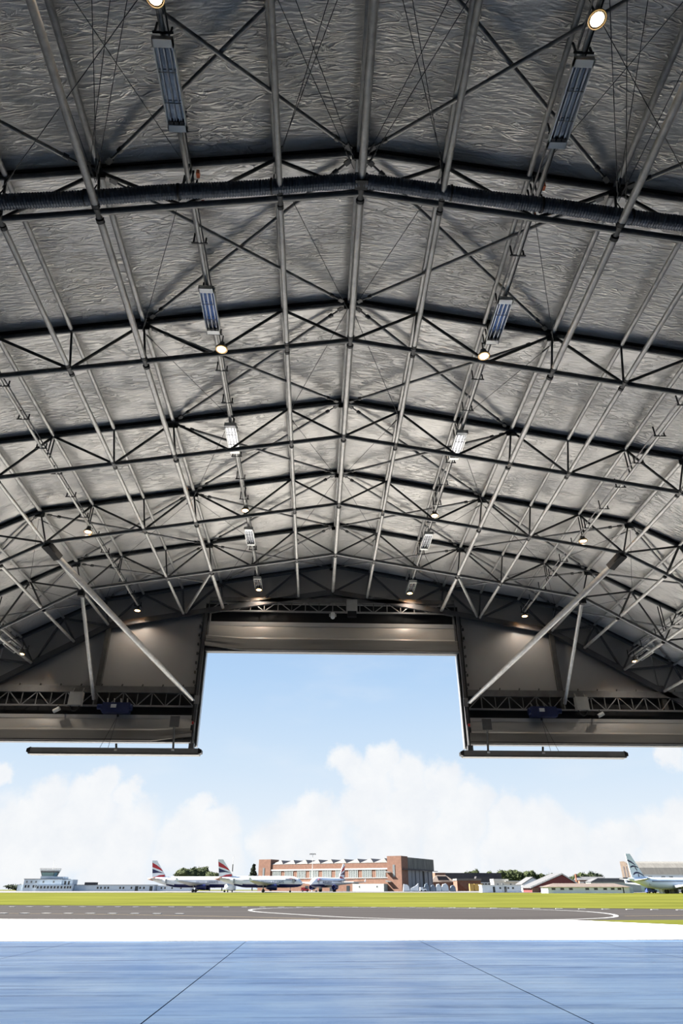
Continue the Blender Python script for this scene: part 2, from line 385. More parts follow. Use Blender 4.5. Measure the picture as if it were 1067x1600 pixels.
for i in range(44):
    t = i/43; x = lerp(-42, 40, t)
    y = 82.6 - (x+37)*.105 - (max(0, x-2)**1.5)*.048
    o = obj('marking_dash', dash, road, (x, y, .0)); o.rotation_euler = (0, 0, -.15)
for i in range(14):
    x = -33+i*1.72; o = obj('marking_dash', dash, road, (x, 59.4-.12*(x+21), .0)); o.rotation_euler = (0, 0, -.12)
g = MB()
ys = [0, 40, 110, 200, 320, 460, 620, 900, 1800]
rows = []
def far_y(x):
    for (x0, y0), (x1, y1) in zip(far[:-1], far[1:]):
        if x0 <= x <= x1: return y0+(y1-y0)*(x-x0)/(x1-x0)
    return far[0][1]-(x-far[0][0])*.25 if x < 0 else 26
gx = [-900, -500, -300, -160, -100, -37.9, -20, 2.5, 18, 34.7, 60, 100, 170, 300, 500, 900]
for x in gx:
    y_0 = far_y(max(-160, min(170, x)))
    col = [(x*(1 if k < 5 else 1.6), y_0 if k == 0 else max(y_0+2*k, ys[k] if ys[k] > y_0 else y_0+2*k), 0) for k in range(len(ys))]
    col = [(a, b_, max(0.005, zg(b_))) for a, b_, c in col]
    rows.append(col)
n = len(ys); v = [p for r in rows for p in r]
g.quad_add(v, [(i*n+k, (i+1)*n+k, (i+1)*n+k+1, i*n+k+1) for i in range(len(gx)-1) for k in range(n-1)])
tag(g.build('grass', 'grass'), 'broad strip of sunlit yellow-green airfield grass beyond the taxiway', 'grass', None, 'stuff')
hs = MB()
xs_, ys_ = [-230, -120, 0, 120, 260], [297, 380, 470]
hs.quad_add([(x, y-(12 if j == 0 and i > 2 else 0), zg(y)+.05) for i, x in enumerate(xs_) for j, y in enumerate(ys_)], [(i*3+j, (i+1)*3+j, (i+1)*3+j+1, i*3+j+1) for i in range(4) for j in range(2)])
tag(hs.build('parking_apron', 'old_concrete'), 'grey concrete hardstanding under the parked airliners', None, None, 'structure')
gr = MB(); gr.quad_add([(15.6, 45.2, .006), (21.4, 45.4, .006), (40, 51, .006), (60, 20, .006), (24.9, 28.6, .006), (19.5, 37.4, .006)], [tuple(range(6))])
tag(gr.build('grass_verge', 'grass'), 'small grass corner at the right end of the apron', 'grass', None, 'stuff')
gd = MB(); gd.quad_add([(-900, -60, -.32), (900, -60, -.32), (900, 130, -.32), (-900, 130, -.32)], [(0, 1, 2, 3)])
tag(gd.build('ground', 'asphalt'), 'ground bed under hangar and taxiway', None, None, 'structure')

# ================================================================== setting: roof lining and walls
ceiling = tag(empty('ceiling', (0, 0, 12)), 'silvery wrinkled roof lining stretched between the trusses', None, None, 'structure')
ybays = [YB, -16.043, -12.043, -8.043, -4.043, -.043, 3.957, 7.957, 11.957, 15.957, 19.957, 23.957, 27.957]
def lining(xa, xb, y0, y1):
    b_ = MB(); nx, ny = 10, 9
    vv = []
    for i in range(nx+1):
        x = xa+(xb-xa)*i/nx
        for j in range(ny+1):
            t = j/ny; y = y0+(y1-y0)*t
            u = abs(x)/P; fr = (u-math.floor(u)); pill = .035*math.sin(math.pi*fr)
            vv.append((x, y, ztop(x)+.115+(.10*4*t*(1-t))*(.8+.2*math.sin(math.pi*fr))+pill*math.sin(math.pi*t)-12))
    b_.quad_add(vv, [(i*(ny+1)+j, (i+1)*(ny+1)+j, (i+1)*(ny+1)+j+1, i*(ny+1)+j+1) for i in range(nx) for j in range(ny)], True)
    return b_.build('lining_panel', 'lining', ceiling)
for y0, y1 in zip(ybays[:-1], ybays[1:]):
    for xa, xb in ((-19.6, -10.35), (-10.35, 0), (0, 10.35), (10.35, 19.6)): lining(xa, xb, y0, y1)
# outer roof skin keeps the daylight out
b_ = MB(); prof = [(-20.4, 7.9), (-10.4, 13.5), (0, 15.5), (10.4, 13.5), (20.4, 7.9)]
inner = [(x, z-.06) for x, z in prof]
b_.prism(prof + inner[::-1], YB-.4, YW+.35, 'xz').build('roof_skin', 'white_wall', ceiling, (0, 0, -12))
for s, nm in ((-1, 'wall_left'), (1, 'wall_right')):
    w_ = tag(empty(nm, (s*20.0, 0, 0)), 'plain grey membrane side wall of the hangar', None, None, 'structure')
    for y0, y1 in zip(ybays[:-1], ybays[1:]):
        MB().box(-.05, .05, y0+.01, y1-.01, 0, 7.9).build('wall_panel', 'side_wall', w_)
wb = tag(empty('wall_back', (0, YB, 0)), 'plain grey rear wall of the hangar behind the camera', None, None, 'structure')
MB().prism([(-20, 0), (20, 0), (20, 7.7), (10.35, 13.0), (0, 14.95), (-10.35, 13.0), (-20, 7.7)], -.3, -.1, 'xz').build('wall_panel', 'side_wall', wb)

# front gable wall: membrane panels behind the end truss, cut by the stepped doorway
wf = tag(empty('wall_front', (0, YW, 0)), 'grey membrane gable wall around the stepped door opening', None, None, 'structure')
ya, yb = .22, .30
def panel(poly): return MB().prism(poly, ya, yb, 'xz').build('wall_panel', 'wall_panel', wf)
zt = lambda x: ztop(x)+.2
for s in (-1, 1):
    seg = [5.75, 9.9, 14.4, 20.0]
    panel([(s*5.80, 9.0), (s*9.895, 9.0), (s*9.895, zt(9.86)), (s*5.80, zt(5.76))])
    MB().prism([(s*5.80, 9.0), (s*20.0, 9.0), (s*20.0, 7.9), (s*20.3, 7.9), (s*10.35, 13.4), (s*5.80, 14.3)] if 0 else [(s*5.80, 8.9), (s*17.6, 8.9), (s*10.35, 13.1), (s*5.80, 13.95)], .42, .46, 'xz').build('backing_sheet', 'white_wall', wf)  # unseen sheet added behind the panels to block daylight through their gaps
    panel([(s*9.90, 9.0), (s*14.38, 9.0), (s*14.38, zt(14.38)), (s*10.35, zt(10.35)), (s*9.90, zt(9.9))])
    panel([(s*14.42, 7.6), (s*20.0, 7.6), (s*20.0, 7.75), (s*14.42, zt(14.42))])
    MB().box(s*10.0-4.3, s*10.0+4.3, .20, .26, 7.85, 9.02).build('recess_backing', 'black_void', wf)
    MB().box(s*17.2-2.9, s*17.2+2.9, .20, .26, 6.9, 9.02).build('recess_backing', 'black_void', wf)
    # small fixing tabs along the bottom edge of the membrane
    tab = MB().bar((0, .16, 9.02), (.05, .14, 9.17), .035, .05).mesh('fixing_tab', 'dark_steel')
    for k in range(11): obj('fixing_tab', tab, wf, (s*(6.4+k*.86), 0, 0))
    tab2 = MB().box(-.03, .03, .08, .20, -.05, .05).mesh('fixing_tab', 'dark_steel')
    for k in range(7): obj('fixing_tab', tab2, wf, (s*5.93, 0, 9.3+k*.42))
panel([(-5.80, 12.95), (5.80, 12.95), (5.80, zt(5.80)), (0, zt(0)), (-5.80, zt(5.80))])
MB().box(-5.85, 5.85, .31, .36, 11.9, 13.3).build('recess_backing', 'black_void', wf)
# wall columns under the knees of the end truss
for s in (-1, 1):
    for x, z1, z0 in ((9.92, 11.75, 8.25), (14.4, 9.3, 8.25)):
        c = MB(); c.box(s*x-.10, s*x+.10, -.02, .16, z0, z1)
        c.build('wall_column', 'dark_steel', wf)

# ================================================================== roof trusses
def truss(name, label, y, ms, mc, end=False):
    t = thing(name, label, 'roof truss', (0, y, 0), group='roof trusses across the hangar')
    rt, rb, rw = (.062, .065, .038) if not end else (.075, .10, .055)
    for s in (-1, 1):
        k = lambda f, i, dz=0.0: (s*abs(f(i)[0]), 0, f(i)[2]+dz)
        MB().tube(k(T, 0), k(T, 6), rt).tube(k(T, 6), k(T, 12), rt).build('top_chord', mc, t)
        tr = MB(); tr.bar(k(T, 0, .10), k(T, 6, .10), .15, .085).bar(k(T, 6, .10), k(T, 12, .10), .15, .085).build('lining_track', 'black_track', t)
        if end: MB().bar(k(Bn, 0), k(Bn, 6), .16, .24).bar(k(Bn, 6), k(Bn, 12), .16, .24).build('bottom_chord', mc, t)
        else: MB().tube(k(Bn, 0), k(Bn, 6), rb).tube(k(Bn, 6), k(Bn, 12), rb).build('bottom_chord', mc, t)
        webs = [('diagonal', Bn, 0, T, 1), ('vertical', T, 1, Bn, 1), ('diagonal', T, 1, Bn, 2), ('diagonal', Bn, 2, T, 3), ('vertical', T, 3, Bn, 3),
                ('diagonal', T, 3, Bn, 4), ('vertical', T, 4, Bn, 4), ('diagonal', Bn, 4, T, 5), ('diagonal', T, 5, Bn, 6), ('vertical', T, 6, Bn, 6),
                ('diagonal', Bn, 6, T, 7), ('vertical', T, 7, Bn, 7), ('diagonal', T, 7, Bn, 8), ('vertical', T, 8, Bn, 8), ('diagonal', Bn, 8, T, 9),
                ('vertical', T, 9, Bn, 9), ('diagonal', T, 9, Bn, 10), ('vertical', T, 10, Bn, 10), ('diagonal', Bn, 10, T, 11), ('vertical', T, 11, Bn, 11), ('diagonal', T, 11, Bn, 12)]
        for nm, fa, ia, fb, ib in webs:
            a, b_ = k(fa, ia), k(fb, ib)
            if nm == 'vertical' and ia in (1, 7):
                m_ = MB()
                for dy in (-.06, .06): m_.tube((a[0], dy, a[2]), (b_[0], dy, b_[2]), rw*.7)
                m_.build('vertical', ms, t)
            else:
                r = rw*.75 if nm == 'vertical' else rw
                MB().tube(a, b_, r).build(nm, ms, t)
        # column down to the floor
        MB().tube(k(T, 12), (s*19.6, 0, 0), rt*1.4).tube(k(Bn, 12), (s*18.9, 0, 0), rb*1.2).build('column', ms, t)
        cw = MB()
        for q in range(6):
            z0, z1 = q*1.2+.1, q*1.2+1.3
            cw.tube((s*19.6, 0, z0), (s*18.9, 0, z1 if z1 < 6.2 else 6.2), rw)
        cw.build('column_lacing', ms, t)
        # gusset plates where bracing meets the chord
        for i in (0, 3, 6):
            a = k(T, i); g_ = MB(); g_.box(a[0]-.16, a[0]+.16, -.012, .012, a[2]-.2, a[2]-.02); g_.box(a[0]-.10, a[0]+.10, -.12, .12, a[2]-.07, a[2]-.05); g_.build('gusset_plate', 'dark_steel', t)
        for i in (1, 3, 4, 6):
            a = k(Bn, i); MB().tube((a[0], -.10, a[2]-.02), (a[0], .10, a[2]-.02), .062, 10).build('tube_socket', 'dark_steel', t)
    MB().tube(T(0), Bn(0), rw*.8).build('vertical', ms, t)
    MB().tube((0, -.11, Bn(0)[2]-.02), (0, .11, Bn(0)[2]-.02), .068, 10).build('tube_socket', 'dark_steel', t)
    return t
tr0 = truss('roof_truss', 'dark roof truss nearest the camera carrying the ribbed duct', Y0, 'dark_steel', 'chord_steel')
names = {-1: 'dark roof truss just above and behind the top of the view', 1: 'second roof truss from the camera, first beyond the duct', 2: 'third roof truss from the camera, below the second pair of heaters',
         3: 'fourth roof truss from the camera, carrying the two long door struts', 4: 'last free roof truss before the gable wall'}
for kk, lb in names.items(): copy_tree(tr0, (0, Y0+kk*BAY, 0), label=lb)
te = truss('gable_truss', 'dark end truss standing against the grey gable wall', YW, 'wall_steel', 'wall_steel', True)

# ================================================================== purlins and lower longitudinal tubes
def posword(i, s): return 'along the ridge' if i == 0 else f'{ORD[i]} {side(s)} of the ridge'
for i in range(0, 11):
    for s in ((1,) if i == 0 else (-1, 1)):
        p = T(i*s if i else 0)
        t = thing('roof_purlin', f'galvanised purlin tube under the roof lining, {posword(i, s)}', 'purlin', (p[0], Y0, p[2]), group='purlins under the lining')
        for kk in range(-2, 5):
            m_ = MB()
            if i == 0:
                m_.bar((-.045, kk*BAY+.08, .0), (-.045, (kk+1)*BAY-.08, .0), .05, .17); m_.bar((.03, kk*BAY+.08, -.04), (.03, (kk+1)*BAY-.08, -.04), .07, .08)
            else:
                r = .068 if i in (3, 6) else .056
                m_.tube((0, kk*BAY+.05, .02), (0, (kk+1)*BAY-.05, .02), r)
            m_.build('tube_length', 'galv_dull' if i in (0,) else 'galv', t)
CM = {r: MB().tube((0, -.035, 0), (0, .035, 0), r*1.12).mesh('end_collar', 'black_track') for r in (.075, .058)}
for i in (0, 1, 3, 4, 6, 7, 8, 9):
    for s in ((1,) if i == 0 else (-1, 1)):
        p = Bn(i*s if i else 0)
        t = thing('lower_tube', f'galvanised tube joining the bottom chords, {posword(i, s)}', 'tie tube', (p[0], Y0, p[2]), group='tie tubes between bottom chords')
        for kk in range(-2, 5):
            # each length runs from the bottom chord up to the top of the next truss socket line
            r = .075 if i in (0, 3) else .058
            y0, y1 = kk*BAY+.16, (kk+1)*BAY-.16
            m_ = MB().tube((0, y0, -.02), (0, y1, -.02), r)
            o = m_.build('tube_length', 'galv', t)
            for yy in (y0, y1): obj('end_collar', CM[r], t, (0, yy, -.02))
# ================================================================== roof cross bracing
def cross(ia, ib, k, s, label):
    y0, y1 = Y0+k*BAY, Y0+(k+1)*BAY
    pa, pb = T(ia*s if ia else 0), T(ib*s)
    xm, zm = (pa[0]+pb[0])/2, (pa[2]+pb[2])/2
    t = thing('cross_brace', label, 'brace', (xm, (y0+y1)/2, zm), group='crossed brace tubes under the lining')
    o = Vector((xm, (y0+y1)/2, zm))
    for q, (ua, ub, dz) in enumerate((((pa, y0), (pb, y1), .03), ((pb, y0), (pa, y1), -.055))):
        a = Vector((ua[0][0], ua[1], ua[0][2]+dz))-o; b_ = Vector((ub[0][0], ub[1], ub[0][2]+dz))-o
        d = (b_-a).normalized(); a = a+d*.22; b_ = b_-d*.22
        MB().tube(a+d*.42, b_-d*.42, .042).build('brace_tube', 'galv_dull', t)
        for p, dd in ((a, d), (b_, -d)):
            e_ = MB(); e_.tube(p, p+dd*.44, .022, 6); e_.bar(p+dd*.02, p+dd*.16, .10, .05); e_.tube(p+dd*.36, p+dd*.46, .055, 8)
            e_.build('fork_end', 'dark_steel', t)
bayname = {-1: 'in the bay nearest the camera', 0: 'in the bay just beyond the duct', 1: 'in the third bay from the camera', 2: 'in the third bay from the door', 3: 'in the second bay from the door', 4: 'in the bay against the gable wall'}
for k in range(-1, 5):
    for s in (-1, 1):
        cross(0, 3, k, s, f'crossed brace tubes {side(s)} of the ridge {bayname[k]}')
        if k in (-1, 3, 4):
            cross(3, 6, k, s, f'crossed brace tubes inside the {side(s)} roof knee {bayname[k]}')
            cross(6, 9, k, s, f'crossed brace tubes on the steep {side(s)} slope {bayname[k]}')
# thin stay wires with turnbuckles
def wire(p, q, t, r=.008):
    p, q = Vector(p), Vector(q); d = (q-p).normalized()
    MB().tube(p, q, r, 5).build('wire', 'wire', t)
    MB().tube(p+d*.18, p+d*.42, .022, 6).build('turnbuckle', 'black_track', t)
for k in range(-1, 5):
    ye, yo = (Y0+k*BAY, Y0+(k+1)*BAY) if k % 2 == 0 else (Y0+(k+1)*BAY, Y0+k*BAY)
    for s in (-1, 1):
        t = thing('stay_wire', f'stay wires {side(s)} of the ridge {bayname[k]}', 'wire', (0, (ye+yo)/2, 14.3), group='thin stay wires under the roof')
        o = Vector((0, (ye+yo)/2, 14.3))
        pe, po = Vector(T(s*1, ye, -.22))-o, Vector((s*.06, yo, ztop(0)-.22))-o
        wire(pe, po, t)
        if k == -1:
            wire(pe+Vector((0, .1, -.1)), po+Vector((s*.25, 0, -.15)), t)
            p2, q2 = Vector((s*.10, ye, ztop(0)-.25))-o, Vector(T(s*1, yo, -.2))-o
            wire(p2, q2, t); wire(p2+Vector((s*.02, .1, -.12)), q2+Vector((s*.35, 0, -.12)), t)
        t = thing('stay_wire', f'stay wires by the {side(s)} heater rail {bayname[k]}', 'wire', (s*4.3, (ye+yo)/2, 13.9), group='thin stay wires under the roof')
        o = Vector((s*4.3, (ye+yo)/2, 13.9))
        wire(Vector(T(3*s, yo, -.25))-o, Vector(T(2*s, ye, -.12))-o, t)
        if k in (-1, 3, 4):
            wire(Vector(T(3*s, yo, -.28))-o, Vector(T(5*s, ye, -.15))-o, t); wire(Vector(T(6*s, yo, -.28))-o, Vector(T(5*s, ye, -.15))-o, t)
            wire(Vector(T(7*s, ye, -.25))-o, Vector(T(6*s, yo, -.3))-o, t)
        if k == -1:
            wire(Vector(T(3*s, yo+4, -.25))-o, Vector((s*4.2, yo, 13.9))-o, t); wire(Vector(T(3*s, ye, -.35))-o, Vector((s*5.4, ye-4, 13.6))-o, t)
            wire(Vector(T(3*s, ye, -.3))-o, Vector(T(2*s, yo, -.2))-o, t); wire(Vector(T(3*s, ye, -.36))-o+Vector((s*.15, 0, 0)), Vector(T(2*s, yo, -.25))-o+Vector((s*.3, 0, 0)), t)
            wire(Vector(T(4*s, ye, -.3))-o, Vector((s*2.6, ye-4, 14.1))-o, t)

# ================================================================== ribbed air duct along the nearest truss
d_ = thing('air_duct', 'dark blue ribbed flexible air duct hung along the nearest truss', 'duct', (0, Y0-.24, 13.5))
for s in (-1, 1):
    L = 11.2; ang = math.atan(.158); nr = 440; rings = []
    for i in range(nr+1):
        u = .06+L*i/nr; r = .143 if i % 2 == 0 else .126
        x, z = s*u*math.cos(ang), -u*math.sin(ang)+.015*math.sin(u*2.1)
        rings.append([(x+s*r*math.cos(a)*math.sin(ang), r*math.sin(a), z+r*math.cos(a)*math.cos(ang)) for a in [2*math.pi*j/14 for j in range(14)]])
    MB().loft(rings, smooth=False).build('ribbed_hose', 'duct', d_)
    for u in (1.75, 3.5, 5.2, 6.95, 8.7):
        x, z = s*u*math.cos(ang), -u*math.sin(ang)
        st = MB(); st.lathe([(.152, -.02), (.152, .02)], (x, 0, z), 'x', 14); st.tube((x, .1, z+.1), (x, .24, z+.75), .012, 6)
        st.build('hanging_strap', 'black_track', d_)
MB().box(-.12, .12, -.10, .10, -.14, .12).build('coupling', 'black_track', d_)

# ================================================================== suspended service runs, heaters and lamps
def bracket_mesh():
    b_ = MB(); b_.bar((-.17, 0, -.03), (.17, 0, -.03), .03, .025); b_.bar((-.13, 0, -.03), (-.13, 0, .28), .025, .03); b_.bar((.13, 0, -.03), (.13, 0, .14), .025, .03)
    return b_.mesh('bracket', 'black_track')
BR = bracket_mesh()
def run(x, y0, y1, z, label, step=1.32, r=.042):
    t = thing('service_rail', label, 'service rail', (x, 0, z), group='suspended rails for lamps and heaters')
    MB().tube((0, y0, 0), (0, y1, 0), r, 8).build('rail_tube', 'galv', t)
    MB().tube((.075, y0, .06), (.075, y1, .06), .016, 6).build('cable', 'wire', t)
    MB().tube((-.07, y0, .13), (-.07, y1, .13), .02, 6).build('conduit', 'galv_dull', t)
    y = y0+.5
    while y < y1:
        obj('bracket', BR, t, (0, y, 0)); y += step
    for k in range(-1, 5):
        yk = Y0+k*BAY
        h_ = MB(); dz = ztop(x)-z
        for dy in (-.09, .09): h_.bar((0, yk+dy, 0), (0, yk+dy, dz-.05), .03, .03, (0, 1, 0))
        h_.build('hanger', 'black_track', t)
    return t
run(-3.36, 3.5, 27.7, 13.56, 'suspended rail left of the ridge carrying heaters and lamps')
run(3.50, 3.5, 27.7, 13.50, 'suspended rail right of the ridge carrying heaters and lamps')
run(-8.62, 7.0, 27.7, 12.45, 'suspended rail with brackets near the left roof knee')
run(8.62, 7.0, 27.7, 12.40, 'suspended rail with brackets near the right roof knee')
run(-12.95, 20.0, 27.2, 10.35, 'short suspended rail on the steep left slope')
run(12.95, 20.0, 27.2, 10.35, 'short suspended rail on the steep right slope')

def heater(loc, label, tilt=0.0, L=1.42, Wd=.34):
    t = thing('infrared_heater', label, 'heater', loc, group='infrared heaters on the rails')
    t.rotation_euler = (0, tilt, 0)
    f_ = MB(); h = L/2; w = Wd/2
    f_.box(-w, w, -h, h, .045, .085); f_.box(-w, -w+.02, -h, h, -.03, .045); f_.box(w-.02, w, -h, h, -.03, .045)
    f_.box(-w, w, -h, -h+.12, -.03, .045); f_.box(-w, w, h-.12, h, -.03, .045)
    f_.build('housing', 'heater_frame', t)
    MB().box(-w+.02, w-.02, -h+.12, h-.12, .030, .044).build('reflector', 'heater_reflector', t)
    for k in (-1, 0, 1):
        MB().tube((k*.095, -h+.14, .005), (k*.095, h-.14, .005), .016, 8).build('heating_tube', 'heater_tube', t)
        MB().box(k*.095-.035, k*.095+.035, h-.18, h-.12, -.025, .03).build('tube_holder', 'heater_end', t)
    for y in (-h/3, h/3): MB().tube((-w, y, -.02), (w, y, -.02), .007, 5).build('guard_wire', 'heater_end', t)
    for y in (-h*.7, h*.75): MB().bar((.1, y, .08), (.1, y, .20), .03, .03).bar((-.1, y, .08), (-.1, y, .20), .03, .03).build('hanger', 'black_track', t)
    return t
HN = ['nearest the camera, above the duct', 'second from the camera, before the second truss', 'third from the camera, beyond the third truss', 'fourth from the camera, before the last free truss', 'farthest, against the gable wall']
for (ya_, yb_), nm in zip(((5.34, 6.82), (10.35, 11.75), (15.38, 16.8), (21.75, 23.1), (26.25, 27.6)), HN):
    for x, z in ((-3.36, 13.38), (3.50, 13.32)):
        heater((x, (ya_+yb_)/2, z), f'three-tube infrared heater on the {side(x)} rail, {nm}', L=yb_-ya_)
for x in (-13.15, 13.15): heater((x, 26.35, 10.2), f'three-tube infrared heater tilted on the steep {side(x)} slope', tilt=math.copysign(.5, x), L=1.2)

def lamp(loc, label):
    t = thing('high_bay_lamp', label, 'lamp', loc, group='lit high bay lamps')
    MB().lathe([(.03, .20), (.07, .19), (.085, .10), (.10, .08), (.135, .05), (.14, .012), (.125, .0)], n=18).build('housing', 'lamp_body', t)
    MB().lathe([(.142, .02), (.15, .01), (.15, -.008), (.105, -.01), (.105, 0.0)], n=18).build('rim', 'lamp_rim', t)
    MB().lathe([(.001, -.004), (.105, -.004), (.105, .002), (.001, .002)], n=18).build('light_disc', 'lamp_glow', t)
    MB().lathe([(.105, -.004), (.138, -.010), (.138, -.004), (.105, .002)], n=18).build('glow_ring', 'lamp_warm', t)  # emissive ring, imitates the lamp's warm glow on its rim
    MB().tube((0, 0, .19), (0, 0, .44), .015, 6).build('stem', 'black_track', t)
    ld = bpy.data.lights.new('lamp_light', 'SPOT'); ld.energy = LAMP_POWER; ld.color = (1, .9, .78); ld.spot_size = math.radians(150); ld.spot_blend = .6; ld.shadow_soft_size = .12
    lo = bpy.data.objects.new('lamp_light', ld); COL.objects.link(lo); lo.parent = t; lo.location = (0, 0, -.06)
    return t
LN = ['nearest the camera, before the first heater', 'between the second heater and the second truss', 'before the fourth heater', 'under the farthest heater']
for y, nm in zip((4.80, 12.48, 20.45, 27.45), LN):
    for x, z in ((-3.36, 13.42), (3.50, 13.36)):
        if 12 < y < 13: x, y_, z = (-3.12, 11.72, 12.84) if x < 0 else (3.25, 11.72, 12.86)
        else: y_ = y
        lamp((x, y_, z-.08 if y > 27 else z), f'lit round lamp on the {side(x)} heater rail, {nm}')
for y, nm in ((20.05, 'at the fourth truss'), (27.35, 'at the gable wall')):
    for x in (-8.62, 8.62): lamp((x, y, 12.22), f'lit round lamp near the {side(x)} roof knee, {nm}')
for x in (-12.8, 12.8): lamp((x, 26.55, 9.95), f'lit round lamp low on the steep {side(x)} slope by the gable')
for x in (-3.36, 3.5):
    for k in (0, 1): 
        cl = MB().box(-.03, .03, -.05, .05, -.06, .06).build('orange_clip', 'orange_clip', None, (x+.16, Y0+(-.1 if k else .55), 13.75))
        tag(cl, f'small orange clip on the {side(x)} heater rail {"above" if k else "below"} the duct', 'clip', 'orange cable clips')

# ================================================================== big struts from the trusses to the door wall
for s in (-1, 1):
    a = Vector((s*9.86, 19.97, 11.62)); b_ = Vector((s*5.85, 27.72, 8.45))
    t = thing('door_strut', f'long galvanised strut sloping from the truss knee to the {side(s)} door post', 'strut', a, group='door wall struts')
    d = (b_-a).normalized(); L = (b_-a).length
    MB().tube(d*.55, d*(L*.62), .105, 14).tube(d*(L*.62), d*L, .105, 14, .075).build('strut_tube', 'galv', t)
    MB().bar((0, 0, .05), d*.62, .26, .22).build('bracket', 'black_void', t)
    MB().bar((s*.03, .0, .02), Vector((s*.03, 0, .02))+d*.35, .36, .10).build('clamp_plate', 'black_void', t)
    MB().bar(d*(L-.02), d*(L+.08), .16, .06).build('end_plate', 'light_steel', t)
    a = Vector((s*9.9, 23.97, 11.62)); b_ = Vector((s*9.93, 27.78, 8.45)); d = b_-a
    t = thing('prop_strut', f'slim prop tube from the last free truss down to the {side(s)} girder', 'strut', a, group='slim props by the gable')
    MB().tube(d*.01, d, .072, 12).build('strut_tube', 'galv', t)
    MB().box(-.11, .11, -.10, .10, -.17, .02).build('top_bracket', 'black_track', t)
    a = Vector(Bn(3*s, 23.97)); b_ = Vector((s*6.6, YW-.08, zbot(6.6)+.05)); d = b_-a
    t = thing('short_brace', f'short inclined tube meeting the gable truss beside the {side(s)} tail door corner', 'strut', a, group='short braces at the gable')
    MB().tube(d*.02, d, .06, 10).build('strut_tube', 'galv', t); MB().tube(d*.0, d*.035, .085, 10).build('end_collar', 'black_track', t)

# ================================================================== lattice girders over the doors
def girder(x0, x1, z_rail0, z_rail1, zb_, label, n):
    t = thing('lattice_girder', label, 'girder', ((x0+x1)/2, YW-.02, zb_), group='lattice girders over the doors')
    xm = (x0+x1)/2; a, b_ = x0-xm, x1-xm; h = z_rail0-zb_
    MB().box(a, b_, -.06, .12, h, z_rail1-zb_).build('rail_beam', 'rail_steel', t)
    MB().box(a, b_, -.03, .05, -.035, .035).build('bottom_chord', 'light_steel', t)
    st = (b_-a)/n
    for i in range(n+1):
        x = a+i*st
        MB().bar((x, 0, 0), (x, 0, h), .035, .035, (0, 1, 0)).build('vertical', 'light_steel' if i % 2 else 'rail_steel', t)
        if i < n:
            up = i % 2 == 0
            MB().bar((x+.04, 0, .03 if up else h), (x+st-.04, 0, h if up else .03), .035, .035, (0, 1, 0)).build('diagonal', 'light_steel', t)
    return t
girder(-18.9, -5.80, 8.76, 9.03, 8.22, 'lattice girder above the left wing door', 22)
girder(5.80, 18.9, 8.76, 9.03, 8.22, 'lattice girder above the right wing door', 22)
girder(-5.6, 5.6, 12.95, 13.14, 12.50, 'lattice girder above the raised middle tail door', 18)

# ================================================================== folding fabric doors, raised
def door(name, x0, x1, ztop_, zbot_, label, sag_ends):
    t = tag(empty(name, ((x0+x1)/2, YW+.10, zbot_)), label, None, None, 'structure')
    H = ztop_-zbot_; w = (x1-x0)/2; N = 48
    # front profile from top to bottom: flat sheet, then gathered folds
    prof = [(0.0, 1.0), (.0, .86), (-.015, .84), (-.01, .50), (-.03, .44), (-.085, .40), (-.03, .36), (-.10, .31), (-.04, .27), (-.12, .22), (-.05, .17), (-.13, .12), (-.06, .07), (-.14, .03), (-.10, 0.0)]
    cols = []
    for i in range(N+1):
        u = -1+2*i/N; x = u*w
        c = []
        for j, (dy, fz) in enumerate(prof):
            e = max(0, 1-(1-abs(u))*w/1.6)*(1 if (u < 0 and -1 in sag_ends) or (u > 0 and 1 in sag_ends) else 0)
            wob = math.sin(x*.9+j)*.008+math.sin(x*2.3+j*1.7)*.004
            c.append((x, dy*1.6*(1+e*.4)+wob+.05*e*math.sin(j*2.1), fz*H+e*(.16*(1-fz)+.04*math.sin(j*1.9))))
        cols.append(c)
    b_ = MB(); n = len(prof)
    b_.quad_add([p for c in cols for p in c], [(i*n+j, (i+1)*n+j, (i+1)*n+j+1, i*n+j+1) for i in range(N) for j in range(n-1)], True)
    b_.build('front_sheet', 'curtain', t)
    MB().box(-w, w, .05, .10, .10, H).build('rear_sheet', 'curtain', t)
    MB().box(-w, w, -.03, .02, H*.86, H).build('head_band', 'curtain_head', t)
    MB().box(-w+.02, w-.02, -.17, .14, -.03, .09).build('bottom_bar', 'wall_steel', t)
    return t
door('door_1', -18.9, -5.745, 7.88, 6.80, 'left wing door fabric raised into gathered folds', (1,))
door('door_2', -5.60, 5.60, 12.02, 10.64, 'middle tail door fabric raised into gathered folds', (-1,))
door('door_3', 5.745, 18.9, 7.88, 6.80, 'right wing door fabric raised into gathered folds', ())

